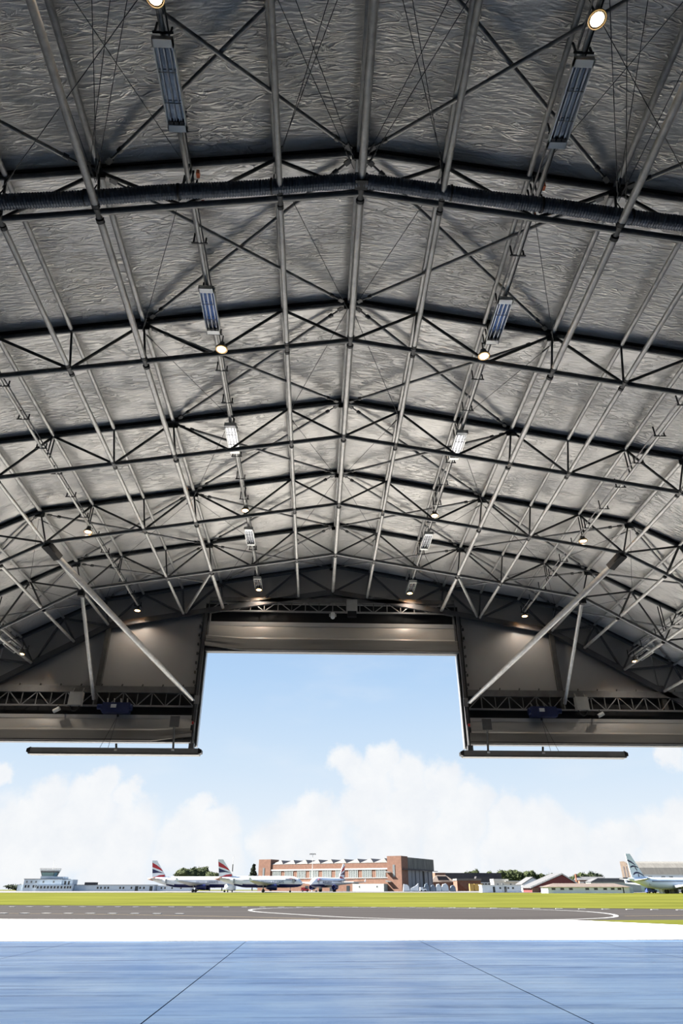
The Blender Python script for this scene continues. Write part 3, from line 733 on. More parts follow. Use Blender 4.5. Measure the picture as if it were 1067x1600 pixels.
# ================================================================== tail-door posts
for s in (-1, 1):
    t = thing('door_post', f'tall dark channel post on the {side(s)} side of the tail door', 'door post', (s*5.68, YW, 6.45), group='tail door posts')
    MB().box(-.055, .055, -.12, .30, 0, 6.05).build('channel', 'wall_steel', t)
    MB().box(-s*.15-.02, -s*.15+.02, .02, .34, .20, 6.0).build('inner_flange', 'light_steel', t)
    MB().box(min(-s*.16, -s*.05), max(-s*.16, -s*.05), .26, .34, .20, 6.0).build('outer_face', 'light_steel', t)
    MB().box(s*.10-.035, s*.10+.035, -.10, .05, 1.2, 5.9).build('seal_strip', 'black_track', t)
    MB().box(-s*.02-.02, -s*.02+.02, -.19, -.12, .0, 1.1).build('hinge_bar', 'light_steel', t)
    MB().tube((s*.06, -.16, .78), (s*.06, -.16, .98), .06, 10).build('hinge_barrel', 'black_track', t)
    MB().tube((s*.05, -.17, 1.02), (s*.05, -.17, 1.12), .04, 10).build('red_marker', 'red_lamp', t)
    MB().box(-.10, .10, -.16, -.12, 1.85, 2.2).build('strut_plate', 'light_steel', t)
    for z in (2.6, 3.3, 4.0, 4.7, 5.4): MB().box(s*.13-.03, s*.13+.03, -.13, -.08, z, z+.06).build('clip', 'black_track', t)

# folded-up mullion beams hanging below the wing doors
for s in (-1, 1):
    t = thing('folded_mullion', f'long grey mullion beam swung up level below the {side(s)} wing door', 'beam', (s*8.65, YW-.30, 6.22), group='folded door mullions')
    MB().box(-3.3, 3.3, -.16, .16, .06, .25).build('beam', 'mullion_grey', t)
    MB().box(-3.35, 3.35, -.20, .20, 0, .06).build('bottom_flange', 'rail_steel', t)
    for e in (-1, 1): MB().prism([(e*3.30, .02), (e*3.44, .08), (e*3.44, .20), (e*3.30, .27)], -.17, .17, 'xz').build('end_cap', 'black_track', t)
    MB().bar((-s*.05, -.12, .25), (-s*.0, -.05, .42), .07, .05).build('lifting_lug', 'black_track', t)
    MB().tube((-s*.05, -.18, .13), (-s*.05, -.18, .19), .06, 10).build('shackle', 'white_plastic', t)
    MB().bar((-s*2.30, -.10, .22), (-s*2.22, -.06, 1.12), .075, .05).build('hanger_rod', 'rail_steel', t)
    MB().box(-s*2.22-.19, -s*2.22+.19, -.10, -.05, 1.08, 1.52).build('hanger_plate', 'rail_steel', t)
    MB().tube((-s*2.30, -.18, .14), (-s*2.30, -.18, .20), .06, 10).build('rod_pin', 'white_plastic', t)
    MB().box(-s*3.0-.10, -s*3.0+.10, -.13, .13, .2, .46).build('pivot_plate', 'rail_steel', t)
    # winch, its wires, control box and small camera
    t = thing('winch', f'dark blue electric winch hung above the {side(s)} wing door', 'winch', (s*8.88, YW-.32, 8.05), group='blue winches')
    MB().box(-.55, .55, -.18, .18, -.20, .20).build('body', 'winch_blue', t)
    MB().tube((-.62, 0, .02), (.62, 0, .02), .14, 14).build('drum', 'winch_blue', t)
    MB().tube((.55*s, -.02, .05), (.78*s, -.02, .05), .11, 12).build('motor', 'winch_blue', t)
    MB().box(-.20, .02, -.20, -.18, -.02, .12).build('rating_plate', 'white_plastic', t)
    for k in range(4): MB().bar((-.4+k*.27, 0, .2), (-.46+k*.27, .1, .42), .05, .04).build('mount', 'rail_steel', t)
    MB().tube((-s*.1, 0, -.24), (-s*.1, 0, -.34), .05, 8).build('hook', 'black_track', t)
    for dx in (.0, .33): MB().tube((-s*.1, 0, -.3), (s*.16+s*dx-s*.1, -.06, -1.58), .009, 5).build('wire', 'wire', t)
    t = thing('control_box', f'grey control box mounted on the {side(s)} lattice girder', 'control box', (s*10.64, YW-.22, 8.16), group='grey control boxes')
    MB().box(-.27, .27, -.12, .12, 0, .55).build('cabinet', 'box_grey', t)
    MB().box(-.25, .25, -.135, -.12, .02, .53).build('lid', 'box_grey', t)
    for k in (-1, 1): MB().tube((k*.2, 0, .55), (k*.2, .12, .75), .03, 6).build('bracket', 'rail_steel', t)
    cb = MB()
    for q in range(8):
        a0, a1 = math.pi*q/8, math.pi*(q+1)/8
        cb.tube((-.18*math.cos(a0), 0, -.22*math.sin(a0)), (-.18*math.cos(a1), 0, -.22*math.sin(a1)), .02, 6)
    cb.build('cable_loop', 'black_track', t)
    t = thing('security_camera', f'small white camera below the {side(s)} lattice girder', 'camera', (s*11.35, YW-.22, 7.98), group='small cameras')
    MB().tube((-.10, 0, -.05), (.14, -.05, .06), .085, 12).build('housing', 'white_plastic', t); MB().tube((-.13, .0, -.065), (-.09, 0, -.045), .07, 12).build('lens', 'black_track', t); MB().bar((0, 0, 0), (.02, .05, .22), .04, .04).build('arm', 'wire', t)
t = thing('control_box', 'grey control box above the middle of the tail door', 'control box', (.87, YW-.22, 12.46), group='grey control boxes')
MB().box(-.24, .24, -.12, .12, 0, .55).build('cabinet', 'box_grey', t); MB().box(-.22, .22, -.135, -.12, .02, .53).build('lid', 'box_grey', t); MB().box(-.2, .2, -.1, .1, -.25, 0).build('cable_gland', 'black_track', t)
t = thing('security_camera', 'small white camera at the foot of the ridge tube over the tail door', 'camera', (0, YW-.22, 12.22), group='small cameras')
MB().lathe([(.03, .2), (.09, .17), (.11, .05), (.09, -.08), (.03, -.12)], n=14).build('housing', 'white_plastic', t); MB().box(-.16, .16, -.05, .05, .0, .10).build('arm', 'box_grey', t)

# ================================================================== airfield beyond
def aircraft(name, label, loc, head, livery, front=1.0, R=1.98, cz=3.75, finz=(5.5, 11.75)):
    """local +x is the nose, origin on the ground below the main gear"""
    t = thing(name, label, 'airplane', loc, head, group='parked airliners')
    nose, tail = 17.7*front, -19.87
    st = [(tail, .14, cz+1.35), (tail+1.2, .42, cz+1.20), (tail+4, .95, cz+.85), (tail+8, 1.55, cz+.36), (tail+11.5, R*.96, cz+.05), (tail+13, R, cz), (nose-6, R, cz), (nose-3.6, R*.95, cz-.05), (nose-2.0, R*.78, cz-.22), (nose-.9, R*.52, cz-.45), (nose-.25, R*.25, cz-.60), (nose, .05, cz-.66)]
    n = 24; rings = []
    for x, r, z in st: rings.append([(x, r*math.sin(2*math.pi*(i+.5)/n), z+1.04*r*math.cos(2*math.pi*(i+.5)/n)) for i in range(n)])
    up, lo = MB(), MB()
    body = 'air_white' if livery == 'union' else 'air_silver'
    for k in range(len(rings)-1):
        for i in range(n):
            q = [rings[k][i], rings[k][(i+1) % n], rings[k+1][(i+1) % n], rings[k+1][i]]
            zc = sum(p[2] for p in q)/4; low = zc < cz-.42*R and livery == 'union' and tail+7 < st[k][0]+.1
            (lo if low else up).quad_add(q, [(0, 1, 2, 3)], True)
    up.build('fuselage', body, t)
    if lo.v: lo.build('belly', 'air_navy', t)
    if livery == 'union':
        MB().lathe([(.16, tail-.03), (.45, tail+1.2), (.80, tail+2.9), (.70, tail+3.0)], (0, 0, cz+1.10), 'x', 16).build('tail_cone', 'air_stone', t)
    # fin
    z0, z1 = finz
    fin = [(tail+1.9, z0-.4), (tail+9.2, z0-.4), (tail+7.6, z0+.15), (tail+2.9, z1), (tail+.9, z1)]
    def fx(z): f = (z-z0+.4)/(z1-z0+.4); return tail+1.9-1.0*f
    def fl(z): f = (z-z0-.15)/(z1-z0-.15); return tail+7.6-4.7*f
    fo = MB().prism(fin, -.13, .13, 'xz').build('fin', 'air_white' if livery == 'union' else 'air_silver', t)
    if livery == 'union':
        H = z1-z0
        def band(pts, m): MB().prism(pts, -.15, .15, 'xz').build('fin_stripe', m, fo)
        zz = lambda f: z0+H*f
        band([(fx(zz(.88)), zz(.88)), (fx(zz(.60)), zz(.60)), (tail+4.2, zz(.46)), (fl(zz(.34))-.1, zz(.34)), (fl(zz(.50))-.2, zz(.50)), (tail+3.3, zz(.70))], 'air_red')
        band([(fx(zz(.50)), zz(.50)), (fx(zz(.24)), zz(.24)), (tail+4.2, zz(.27)), (fl(zz(.22))-.2, zz(.24)), (tail+4.0, zz(.36))], 'air_navy')
        band([(fx(zz(-.02)), zz(-.02)), (fl(zz(.02))-.6, zz(-.02)), (fl(zz(.16))-.1, zz(.16)), (tail+4.6, zz(.13)), (tail+3.2, zz(.05))], 'air_red')
    else:
        def arc(p0, pm, p1, w):
            pts = []
            for q in range(9):
                u = q/8; x = (1-u)**2*p0[0]+2*u*(1-u)*pm[0]+u*u*p1[0]; z = (1-u)**2*p0[1]+2*u*(1-u)*pm[1]+u*u*p1[1]; pts.append((x, z))
            poly = pts + [(x, z-w*(1-.7*abs(i/8-.3))) for i, (x, z) in reversed(list(enumerate(pts)))]
            MB().prism(poly, -.15, .15, 'xz').build('fin_stripe', 'air_navy', fo)
        H = z1-z0
        arc((tail+1.3, z0+.76*H), (tail+2.6, z0+.73*H), (tail+4.3, z0+.55*H), .62)
        arc((tail+2.0, z0+.46*H), (tail+3.2, z0+.58*H), (tail+5.4, z0+.44*H), .52)
        arc((tail+2.7, z0+.16*H), (tail+4.2, z0+.38*H), (tail+7.3, z0+.10*H), .60)
        MB().bar((tail+4.0, 0, z0+.44*H), (tail+4.7, 0, z0+.30*H), .30, .40, (0, 1, 0)).build('fin_mark', 'air_navy', fo)
        MB().bar((tail+4.9, 0, z0+.16*H), (tail+5.0, 0, z0-.06*H), .30, .42, (0, 1, 0)).build('fin_mark', 'air_navy', fo)
    # tailplanes and wings
    for s in (-1, 1):
        a = MB(); zt_ = cz+.75
        a.quad_add([(tail+2.2, s*.6, zt_), (tail+6.4, s*.9, zt_), (tail+3.6, s*6.2, zt_+.55), (tail+2.3, s*6.2, zt_+.55), (tail+2.2, s*.6, zt_+.28), (tail+6.4, s*.9, zt_+.28), (tail+3.6, s*6.2, zt_+.66), (tail+2.3, s*6.2, zt_+.66)],
                   [(0,1,2,3), (7,6,5,4), (0,4,5,1), (1,5,6,2), (2,6,7,3), (3,7,4,0)]); a.build('tailplane', 'air_grey', t)
        w = MB(); zw = cz-1.15
        rt = [(-1.9, s*1.2, zw-.25), (6.6, s*1.2, zw-.1), (-3.6, s*17, zw+1.35), (-5.1, s*17, zw+1.3)]
        w.quad_add(rt + [(x, y, z+(.75 if abs(y) < 2 else .16)) for x, y, z in rt], [(0,1,2,3), (7,6,5,4), (0,4,5,1), (1,5,6,2), (2,6,7,3), (3,7,4,0)])
        wo_ = w.build('wing', 'air_grey', t)
        MB().prism([(-5.1, zw+1.3), (-3.7, zw+1.35), (-4.6, zw+2.5), (-5.2, zw+2.5)], s*16.95, s*17.05, 'xz').build('wing_tip_fence', 'air_white', wo_)
        e = MB(); e.lathe([(.55, -1.6), (.85, -.7), (1.08, 1.2), (1.10, 2.4), (.95, 2.75), (.80, 2.6), (.7, 1.2)], (2.8, s*5.75, zw-.75), 'x', 18)
        eo = e.build('engine', 'air_navy' if livery == 'union' else 'air_silver', t)
        MB().prism([(1.0, zw-.1), (4.2, zw+.1), (5.0, zw+.45), (.6, zw+.5)], s*5.75-.15, s*5.75+.15, 'xz').build('pylon', 'air_grey', eo)
        g_ = MB().bar((0, s*3.6, .5), (0, s*3.2, zw+.2), .32, .3, (1, 0, 0)).build('main_gear', 'air_grey', t)
        for dy in (-.35, .35): MB().lathe([(.2, -.2), (.55, -.2), (.6, -.08), (.6, .08), (.55, .2), (.2, .2)], (0, s*3.6+dy, .6), 'y', 14).build('wheel', 'tyre', g_)
        # cabin windows, one row, far too small to count
        wn_ = MB(); x = tail+9.0
        while x < nose-4.2: wn_.box(x, x+.24, s*(R*.955)-.06, s*(R*.955)+.06, cz+.42, cz+.76); x += .53
        tag(wn_.build('cabin_windows', 'air_window', t), None, None, None, 'stuff')
        for x in (nose-4.3, tail+7.6): MB().box(x, x+.9, s*R*(.97 if x > 0 else .80)-.05, s*R*(.97 if x > 0 else .80)+.05, cz-.5, cz+1.1).build('cabin_door', 'air_grey', t)
        if livery == 'union':
            rb = [(nose-7.4, cz+1.15), (nose-4.6, cz+1.05), (nose-3.1, cz+.62), (nose-3.3, cz+.95), (nose-4.6, cz+1.35)]
            MB().prism(rb, s*(R*.86)-.08, s*(R*.86)+.08, 'xz').build('ribbon_mark', 'air_red', t)
            rb = [(nose-3.1, cz+.75), (nose-2.7, cz+.3), (nose-3.6, cz-.05), (nose-5.2, cz-.1), (nose-3.7, cz+.25)]
            MB().prism(rb, s*(R*.93)-.08, s*(R*.93)+.08, 'xz').build('ribbon_mark', 'air_navy', t)
            tx = bpy.data.curves.new('airline_title', 'FONT'); tx.body = 'BRITISH AIRWAYS'; tx.size = 1.15; tx.extrude = .02
            to = bpy.data.objects.new('airline_title_source', tx); COL.objects.link(to)
            me = bpy.data.meshes.new_from_object(to); COL.objects.unlink(to); bpy.data.objects.remove(to)
            me.materials.clear(); me.materials.append(M['air_navy'])
            o = obj('airline_title', me, t, (nose-17.0 if s < 0 else nose-7.6, s*(R+.02), cz-.45)); o.rotation_euler = (math.pi/2, 0, 0 if s < 0 else math.pi)
    ck = MB()
    for s in (-1, 1): ck.quad_add([(nose-2.1, s*R*.72, cz+.25), (nose-1.5, s*R*.52, cz+.1), (nose-1.6, s*R*.40, cz+.55), (nose-2.3, s*R*.60, cz+.75)], [(0, 1, 2, 3)])
    ck.quad_add([(nose-1.45, -R*.50, cz+.10), (nose-1.45, R*.50, cz+.10), (nose-1.65, R*.40, cz+.52), (nose-1.65, -R*.40, cz+.52)], [(0, 1, 2, 3)])
    ck.build('cockpit_windows', 'air_window', t)
    xg = nose-5.07
    ng = MB().bar((xg, 0, .4), (xg+.1, 0, cz-1.4), .2, .2, (1, 0, 0)).build('nose_gear', 'air_grey', t)
    for dy in (-.22, .22): MB().lathe([(.15, -.12), (.36, -.12), (.4, 0), (.36, .12), (.15, .12)], (xg, dy, .4), 'y', 12).build('wheel', 'tyre', ng)
    return t
aircraft('airliner', 'white airliner with red and blue striped fin, leftmost, beside the low white building', (-50.0, 318, zg(318)), 0.0, 'union')
aircraft('airliner', 'middle white airliner with striped fin, its nose reaching before the brick hangar', (-20.4, 305, zg(305)), .04, 'union', front=.90)
aircraft('airliner', 'white airliner seen nose-on at an angle before the brick hangar windows', (6.3, 345, zg(345)), math.atan2(-.89, -.46), 'union', front=.92)
aircraft('airliner', 'silver-blue airliner tail with dark bird stripes at the right edge', (123.2, 253, zg(253)), math.atan2(.35, .93), 'bird', R=1.72, cz=3.0, finz=(4.6, 11.75))
t = thing('engine_nacelle', 'pale loose engine nacelle standing below the middle airliner\'s tail', 'engine', (-34.0, 309, zg(309)))
MB().lathe([(.7, -2.4), (1.2, -1.0), (1.4, .8), (1.3, 2.0), (1.0, 2.1), (.9, 1.2)], (0, 0, 2.0), 'x', 18).build('cowling', 'air_silver', t)
MB().lathe([(.05, 1.2), (.95, 1.3), (.95, 1.1)], (0, 0, 2.0), 'x', 16).build('fan', 'tyre', t)
MB().box(-1.2, -.9, -.8, .8, 0, .9).box(.6, .9, -.8, .8, 0, .9).build('stand', 'tyre', t)

def windows(parent, xs_, z0, z1, y, w, m='glass_dark', frame='white_trim', name='window'):
    """each window its own part with a pane set into it, on a wall facing -y"""
    for x in xs_:
        f_ = MB(); fr = .10
        f_.box(x-w/2, x+w/2, y-.06, y, z0, z0+fr).box(x-w/2, x+w/2, y-.06, y, z1-fr, z1).box(x-w/2, x-w/2+fr, y-.06, y, z0, z1).box(x+w/2-fr, x+w/2, y-.06, y, z0, z1)
        o = f_.build(name, frame, parent)
        MB().box(x-w/2+fr, x+w/2-fr, y-.02, y+.01, z0+fr, z1-fr).build('pane', m, o)

# ---- control tower block
t = thing('control_tower', 'pale airport control tower with glazed cab on a stepped white block', 'control tower', (-148, 420, zg(420)))
MB().box(-11.6, 9, 0, 14, 0, 5.7).build('main_block', 'pale_blue_wall', t)
MB().box(-11.9, 9.2, -.2, 14, 5.7, 5.95).build('parapet', 'roof_grey', t)
MB().box(-15.4, -11.6, 2, 12, 0, 3.1).build('side_block', 'pale_blue_wall', t)
MB().box(-3.5, 16, -2.5, 0, 0, 3.0).build('front_wing', 'pale_blue_wall', t)
MB().box(2.5, 9.0, 1, 10, 5.7, 7.0).build('upper_room', 'pale_blue_wall', t)
MB().box(9, 14.5, 1, 10, 0, 5.6).build('stair_block', 'pale_blue_wall', t)
MB().box(-3.6, 3.4, 1.5, 8.5, 5.9, 7.3).build('cab_base', 'pale_blue_wall', t)
cabp = [(-2.9, 1.8), (2.9, 1.8), (3.6, 4.9), (2.9, 8.0), (-2.9, 8.0), (-3.6, 4.9)]
def ringz(poly, z, k): cx_, cy_ = 0, 4.9; return [(cx_+(x-cx_)*k, cy_+(y-cy_)*k, z) for x, y in poly]
MB().loft([ringz(cabp, 7.2, 1.02), ringz(cabp, 9.7, 1.32)], smooth=False).build('cab_glazing', 'glass_green', t)
MB().loft([ringz(cabp, 9.7, 1.42), ringz(cabp, 10.5, 1.46)], smooth=False).build('cab_roof', 'white_trim', t)
MB().loft([ringz(cabp, 9.0, 1.30), ringz(cabp, 9.7, 1.38)], smooth=False).build('cab_blind', 'roof_grey', t)
for i in range(6):
    a, b_ = ringz(cabp, 7.2, 1.04)[i], ringz(cabp, 9.7, 1.34)[i]; MB().bar(a, b_, .22, .22).build('cab_mullion', 'rail_steel', t)
rl = MB()
for i in range(6):
    q = ringz(cabp, 10.6, 1.5); a, b_ = q[i], q[(i+1) % 6]; rl.bar((a[0], a[1], 11.0), (b_[0], b_[1], 11.0), .1, .1); rl.bar((a[0], a[1], 10.4), (a[0], a[1], 11.0), .1, .1)
rl.build('roof_railing', 'rail_steel', t)
MB().tube((1.0, 5, 10.5), (1.0, 5, 15.0), .09, 6).tube((2.4, 5, 10.5), (2.4, 5, 13.0), .06, 6).build('aerial', 'white_trim', t)
windows(t, [-10.2, -8.6, -5.9, -4.4], 1.6, 3.0, 0, 1.2)
windows(t, [-10.0, -7.5, -5.0, -1.0, 4.6], 3.9, 5.0, 0, 1.1, 'glass_pale')
windows(t, [-2.6, -.8, 1.1, 2.9, 4.7, 6.5, 8.3, 10.2, 12.0, 13.6, 15.0], 1.2, 2.5, -2.5, 1.1)
windows(t, [10.6, 12.6], 3.0, 5.0, 1, 1.2)
t = thing('terminal_block', 'long low pale building running right from the control tower', 'building', (-111, 424, zg(424)))
MB().box(-22, 22, 0, 10, 0, 2.9).build('wall', 'pale_blue_wall', t); MB().box(-22.2, 22.2, -.2, 10.2, 2.9, 3.1).build('roof', 'roof_grey', t)
MB().box(-17.5, -11.5, 3, 8, 3.1, 4.3).build('roof_plant', 'roof_dark', t)
windows(t, [-9, -7.2, -5, -3.2, 3.4, 5.2, 9.6, 14.4, 16.5], 1.0, 2.2, 0, 1.1)
for x in (11.6, 19.6): MB().box(x, x+1.7, -.08, .02, 0, 2.4).build('doorway', 'glass_dark', t)
t = thing('white_hut', 'small white hut beneath the leftmost airliner\'s tail', 'hut', (-79, 430, zg(430)))
MB().box(-9.5, 9.5, 0, 7, 0, 2.5).build('wall', 'white_wall', t); MB().box(-9.7, 9.7, -.2, 7.2, 2.5, 2.7).build('roof', 'white_trim', t); windows(t, [-7, -5, -1, 4], 1.0, 2.0, 0, 1.0)

# ---- brick hangar
HX, HY = 45.2, 380.0
t = thing('brick_hangar', 'big red brick hangar with saw-tooth roof and tall window bands', 'hangar', (HX, HY, zg(385)), -math.radians(30))
MB().box(-88, -8, 0, 46, 0, 13.1).build('brick_wall', 'brick', t)
MB().box(-8, 0, -.6, 8, 0, 16.0).build('corner_tower', 'brick', t)
MB().box(-88, -80, -.6, 8, 0, 15.7).build('corner_tower', 'brick', t)
MB().box(-80, -8, -.35, 0, 9.9, 10.6).build('concrete_band', 'band_pale', t)
MB().box(-80, -8, -.25, 0, 6.0, 6.3).build('sill_band', 'band_pale', t)
for k in range(9):
    xc = -76+k*8.0
    f_ = MB().box(xc-2.7, xc+2.7, -.10, 0, 6.3, 9.9).build('window', 'glass_pale', t)
    for q in range(6): MB().box(xc-2.7+q*1.02, xc-2.42+q*1.02, -.2, -.08, 6.3, 9.9).build('mullion', 'annex_pale', f_)
for k in range(9):
    xa = -80+k*8.0
    g_ = MB(); g_.quad_add([(xa, -.1, 13.1), (xa+8, -.1, 13.1), (xa+8, 46, 13.1), (xa, 46, 13.1), (xa+5, 2.6, 15.2), (xa+5, 43, 15.2)], [(0, 1, 4), (1, 2, 5, 4), (2, 3, 5), (3, 0, 4, 5)])
    g_.build('roof_bay', 'roof_grey' if k % 1 else 'concrete_pale', t)
    MB().quad_add([(xa+5.06, 2.62, 15.2), (xa+8.02, -.1, 13.15), (xa+8.02, 46, 13.15), (xa+5.06, 43, 15.2)], [(0, 1, 2, 3)])
    d2 = MB(); d2.quad_add([(xa+5.1, 2.55, 15.18), (xa+8.05, -.05, 13.2), (xa+8.05, 45.9, 13.2), (xa+5.1, 43, 15.18)], [(0, 1, 2, 3)]); d2.build('north_light', 'roof_dark', t)
MB().box(-4.9, -3.7, -.75, -.5, 6.5, 12.0).build('tower_slit', 'glass_pale', t); MB().box(-85, -83.8, -.75, -.5, 5, 11.5).build('tower_slit', 'glass_pale', t)
for z in (8.4, 4.2): MB().prism([(-8.4, z), (-5.4, z), (-6.0, z+.35), (-8.4, z+.8)], -2.2, -.6, 'xz').build('canopy', 'rail_steel', t)
MB().box(-26, -8.2, -5, 0, 0, 3.4).build('annex', 'annex_pale', t)
windows(t, [-22, -12], 1.6, 2.6, -5, 1.0)
MB().box(-60, -26, -4, 0, 0, 4.2).build('brick_annex', 'brick', t); MB().box(-60.3, -25.7, -4.3, 0, 4.2, 4.45).build('annex_roof', 'white_trim', t)
for x in (-55, -46.5, -40, -30.0): MB().box(x, x+1.8, -4.1, -3.9, 0, 2.6).build('doorway', 'glass_dark', t)
# door end, facing right
MB().box(-.3, .05, 8, 46, 10.4, 15.6).build('end_parapet', 'concrete_dark', t)
MB().box(-.6, 0, 8, 46, 9.9, 10.4).build('door_rail', 'roof_dark', t)
MB().box(-.2, 1.2, 0, 49, 9.7, 9.95).build('rail_beam', 'roof_dark', t)
for k in range(7):
    if k == 4: 
        MB().box(-.9, -.6, 8+k*5.4, 8+k*5.4+2.4, 0, 9.7).build('dark_opening', 'black_void', t); continue
    y = 8+k*5.4-(3 if k > 4 else 0)
    dl = MB().box(-.4-.3*(k % 2), -.1-.3*(k % 2), y, y+5.3+(1.0 if k == 6 else 0), 0, 9.7).build('door_leaf', 'door_leaf', t)
    MB().box(-.1-.3*(k % 2), .02-.3*(k % 2), y+4.95, y+5.25, 0, 9.7).build('leaf_stile', 'roof_dark', dl)
# lamp masts
def mast(name, label, loc, h, heads=True):
    t = thing(name, label, 'mast', loc)
    MB().tube((0, 0, 0), (0, 0, h), .22, 8, .10).build('pole', 'white_trim', t)
    if heads:
        MB().bar((-1.4, 0, h), (1.4, 0, h), .15, .15).build('crossarm', 'rail_steel', t)
        for x in (-1.3, -.5, .5, 1.3): MB().box(x-.25, x+.25, -.25, .1, h-.5, h-.05).build('floodlight', 'rail_steel', t)
    else: MB().tube((0, 0, h*.55), (0, 0, h*.75), .28, 8).build('collar', 'tyre', t)
mast('floodlight_mast', 'slim white floodlight mast before the brick hangar roof', (-.7, 372, zg(372)), 16.6)
mast('radio_mast', 'thin grey radio mast right of the middle airliner\'s fin', (-48.8, 450, zg(450)), 18.5, False)

# ---- small white and blue-grey shapes before the hangar door
for x, pts, lb in ((46.2, [(-2, 0), (1.6, 0), (1.0, 2.2), (.2, 3.0), (-1.6, 3.3)], 'white fin-shaped panel standing at the hangar corner'), (50.3, [(-2.4, 0), (1.8, 0), (1.6, 3.6), (.2, 2.4), (-2.2, 1.4)], 'white wedge-shaped panel standing before the hangar door')):
    t = thing('tail_section', lb, 'aircraft part', (x, 371, zg(371)), 0, 'white panels by the hangar door'); MB().prism(pts, -.3, .3, 'xz').build('panel', 'white_wall', t); MB().box(-1.5, 1.2, -.9, .9, 0, .25).build('stand', 'rail_steel', t)
def small_vehicle(x, y, L, h, m, label, cat='vehicle', name='service_vehicle'):
    t = thing(name, label, cat, (x, y, zg(y)), 0, 'vehicles and gear by the hangars')
    MB().prism([(-L/2, .4), (L/2, .4), (L/2, h*.6), (L*.34, h*.66), (L*.2, h), (-L/2+.1, h), (-L/2, h*.8)], -.9, .9, 'xz').build('body', m, t)
    MB().prism([(L*.33, h*.68), (L*.22, h*.93), (-.1, h*.93), (-.1, h*.68)], -.93, .93, 'xz').build('side_window', 'glass_dark', t)
    for x_ in (-L*.3, L*.3):
        for dy in (-.85, .85): MB().lathe([(.1, -.1), (.38, -.1), (.38, .1), (.1, .1)], (x_, dy, .4), 'y', 12).build('wheel', 'tyre', t)
small_vehicle(54.6, 374, 3.2, 1.9, 'white_wall', 'small white cart by the dark hangar opening')
small_vehicle(-4.0, 352, 3.6, 1.8, 'air_red', 'small red vehicle left of the nose-on airliner')
small_vehicle(119.0, 262, 3.5, 1.7, 'blue_box', 'small dark blue vehicle behind the silver airliner\'s tail')
for k, (x, w, h) in enumerate(((57.0, 2.4, 3.6), (60.2, 2.6, 3.0), (63.0, 2.6, 3.4), (66.4, 3.6, 3.5), (70.4, 2.8, 2.8))):
    t = thing('covered_equipment', f'{["tall", "low", "pale", "wide pale", "rightmost low"][k]} blue-grey covered equipment right of the hangar door', 'equipment', (x, 378, zg(378)), 0, 'covered equipment')
    MB().prism([(-w/2, 0), (w/2, 0), (w*.42, h*.7), (w*.15, h), (-w*.3, h*.9), (-w*.48, h*.5)], -1, 1, 'xz').build('cover', 'blue_grey_cover' if k not in (2, 3) else 'pale_blue_wall', t); MB().box(-w*.4, w*.4, -1.1, 1.1, 0, .2).build('trolley', 'tyre', t)

# ---- buildings on the right
def hip(L_, D, h, rh, ov, m, t):
    r = MB(); a, b_ = L_/2+ov, D+ov; ins = min(D*.45, L_*.3)
    r.quad_add([(-a, -ov, h), (a, -ov, h), (a, b_, h), (-a, b_, h), (-L_/2+ins, D/2, h+rh), (L_/2-ins, D/2, h+rh)], [(0, 1, 5, 4), (1, 2, 5), (2, 3, 4, 5), (3, 0, 4), (3, 2, 1, 0)]); return r.build('roof', m, t)
def gable(L_, D, h, rh, ov, m, t, front=True):
    r = MB()
    if front:   # gable end faces -y
        a = L_/2+ov; th = .25
        r.prism([(-a, h-ov*rh/(L_/2)), (0, h+rh), (a, h-ov*rh/(L_/2)), (a, h-ov*rh/(L_/2)+th), (0, h+rh+th), (-a, h-ov*rh/(L_/2)+th)], -ov, D+ov, 'xz')
    else:
        r.prism([(-ov, h), (D/2, h+rh), (D+ov, h)], -L_/2-ov, L_/2+ov, 'yz')
    return r.build('roof', m, t)
t = thing('brick_workshop', 'low brick workshop with pale flat roof right of the brick hangar', 'building', (88.8, 425, zg(425)))
MB().box(-6.8, 6.8, 0, 12, 0, 5.2).build('wall', 'brick', t); MB().box(-7.1, 7.1, -.4, 12, 5.2, 6.2).build('roof', 'concrete_pale', t); MB().prism([(-6.9, 0), (-1, 0), (-6.9, 4.6)], -.08, -.02, 'xz').build('lean_to_door', 'brick_dark', t)
t = thing('brick_store', 'brick store with dark hipped roof behind the covered equipment', 'building', (76.5, 440, zg(440)))
MB().box(-6.5, 7.5, 0, 12, 0, 4.6).build('wall', 'brick', t); hip(14, 12, 4.6, 3.6, .4, 'roof_brown', t); MB().prism([(-2.6, 5.4), (4.2, 5.4), (2.2, 7.6), (-3.4, 7.6)], .2, .6, 'xz').build('roof_light', 'roof_dark', t)
t = thing('dark_shed', 'long dark-clad shed with low roof behind the brick workshop', 'building', (98, 470, zg(470)))
MB().box(-16, 21.0, 0, 14, 0, 6.2).build('wall', 'brick_dark', t); MB().box(-14.5, 21.3, -.3, 14, 6.2, 9.8).build('roof', 'roof_dark', t); MB().box(-21, -14, .1, 14, 6, 9.9).build('end_wall', 'brick', t)
MB().prism([(1, 0), (19, 0), (14, 7.8), (4, 7.8)], -6, -.4, 'xz').build('lower_roof', 'roof_dark', t)
for k in range(6): MB().box(4+k*2.1, 4.4+k*2.1, -6.4, -6.1, 0, 4.0).build('porch_post', 'white_trim', t)
MB().box(3.4, 15.4, -6.5, -6, 4.0, 4.5).build('porch_beam', 'white_trim', t)
for k, x in enumerate((88.9, 91.6, 94.0)):
    t = thing('yellow_crate', f'{["left", "middle", "right"][k]} one of the yellow crates beside the brick workshop', 'crate', (x, 419, zg(419)), 0, 'yellow crates'); MB().box(-1.2, 1.2, 0, 2, .1, 3.6).build('body', 'yellow_box', t); MB().box(-1.3, 1.3, -.1, 2.1, 0, .15).build('pallet', 'roof_brown', t)
t = thing('site_cabin', 'white flat-roofed site cabin on the grass edge', 'cabin', (75.5, 300, zg(300)))
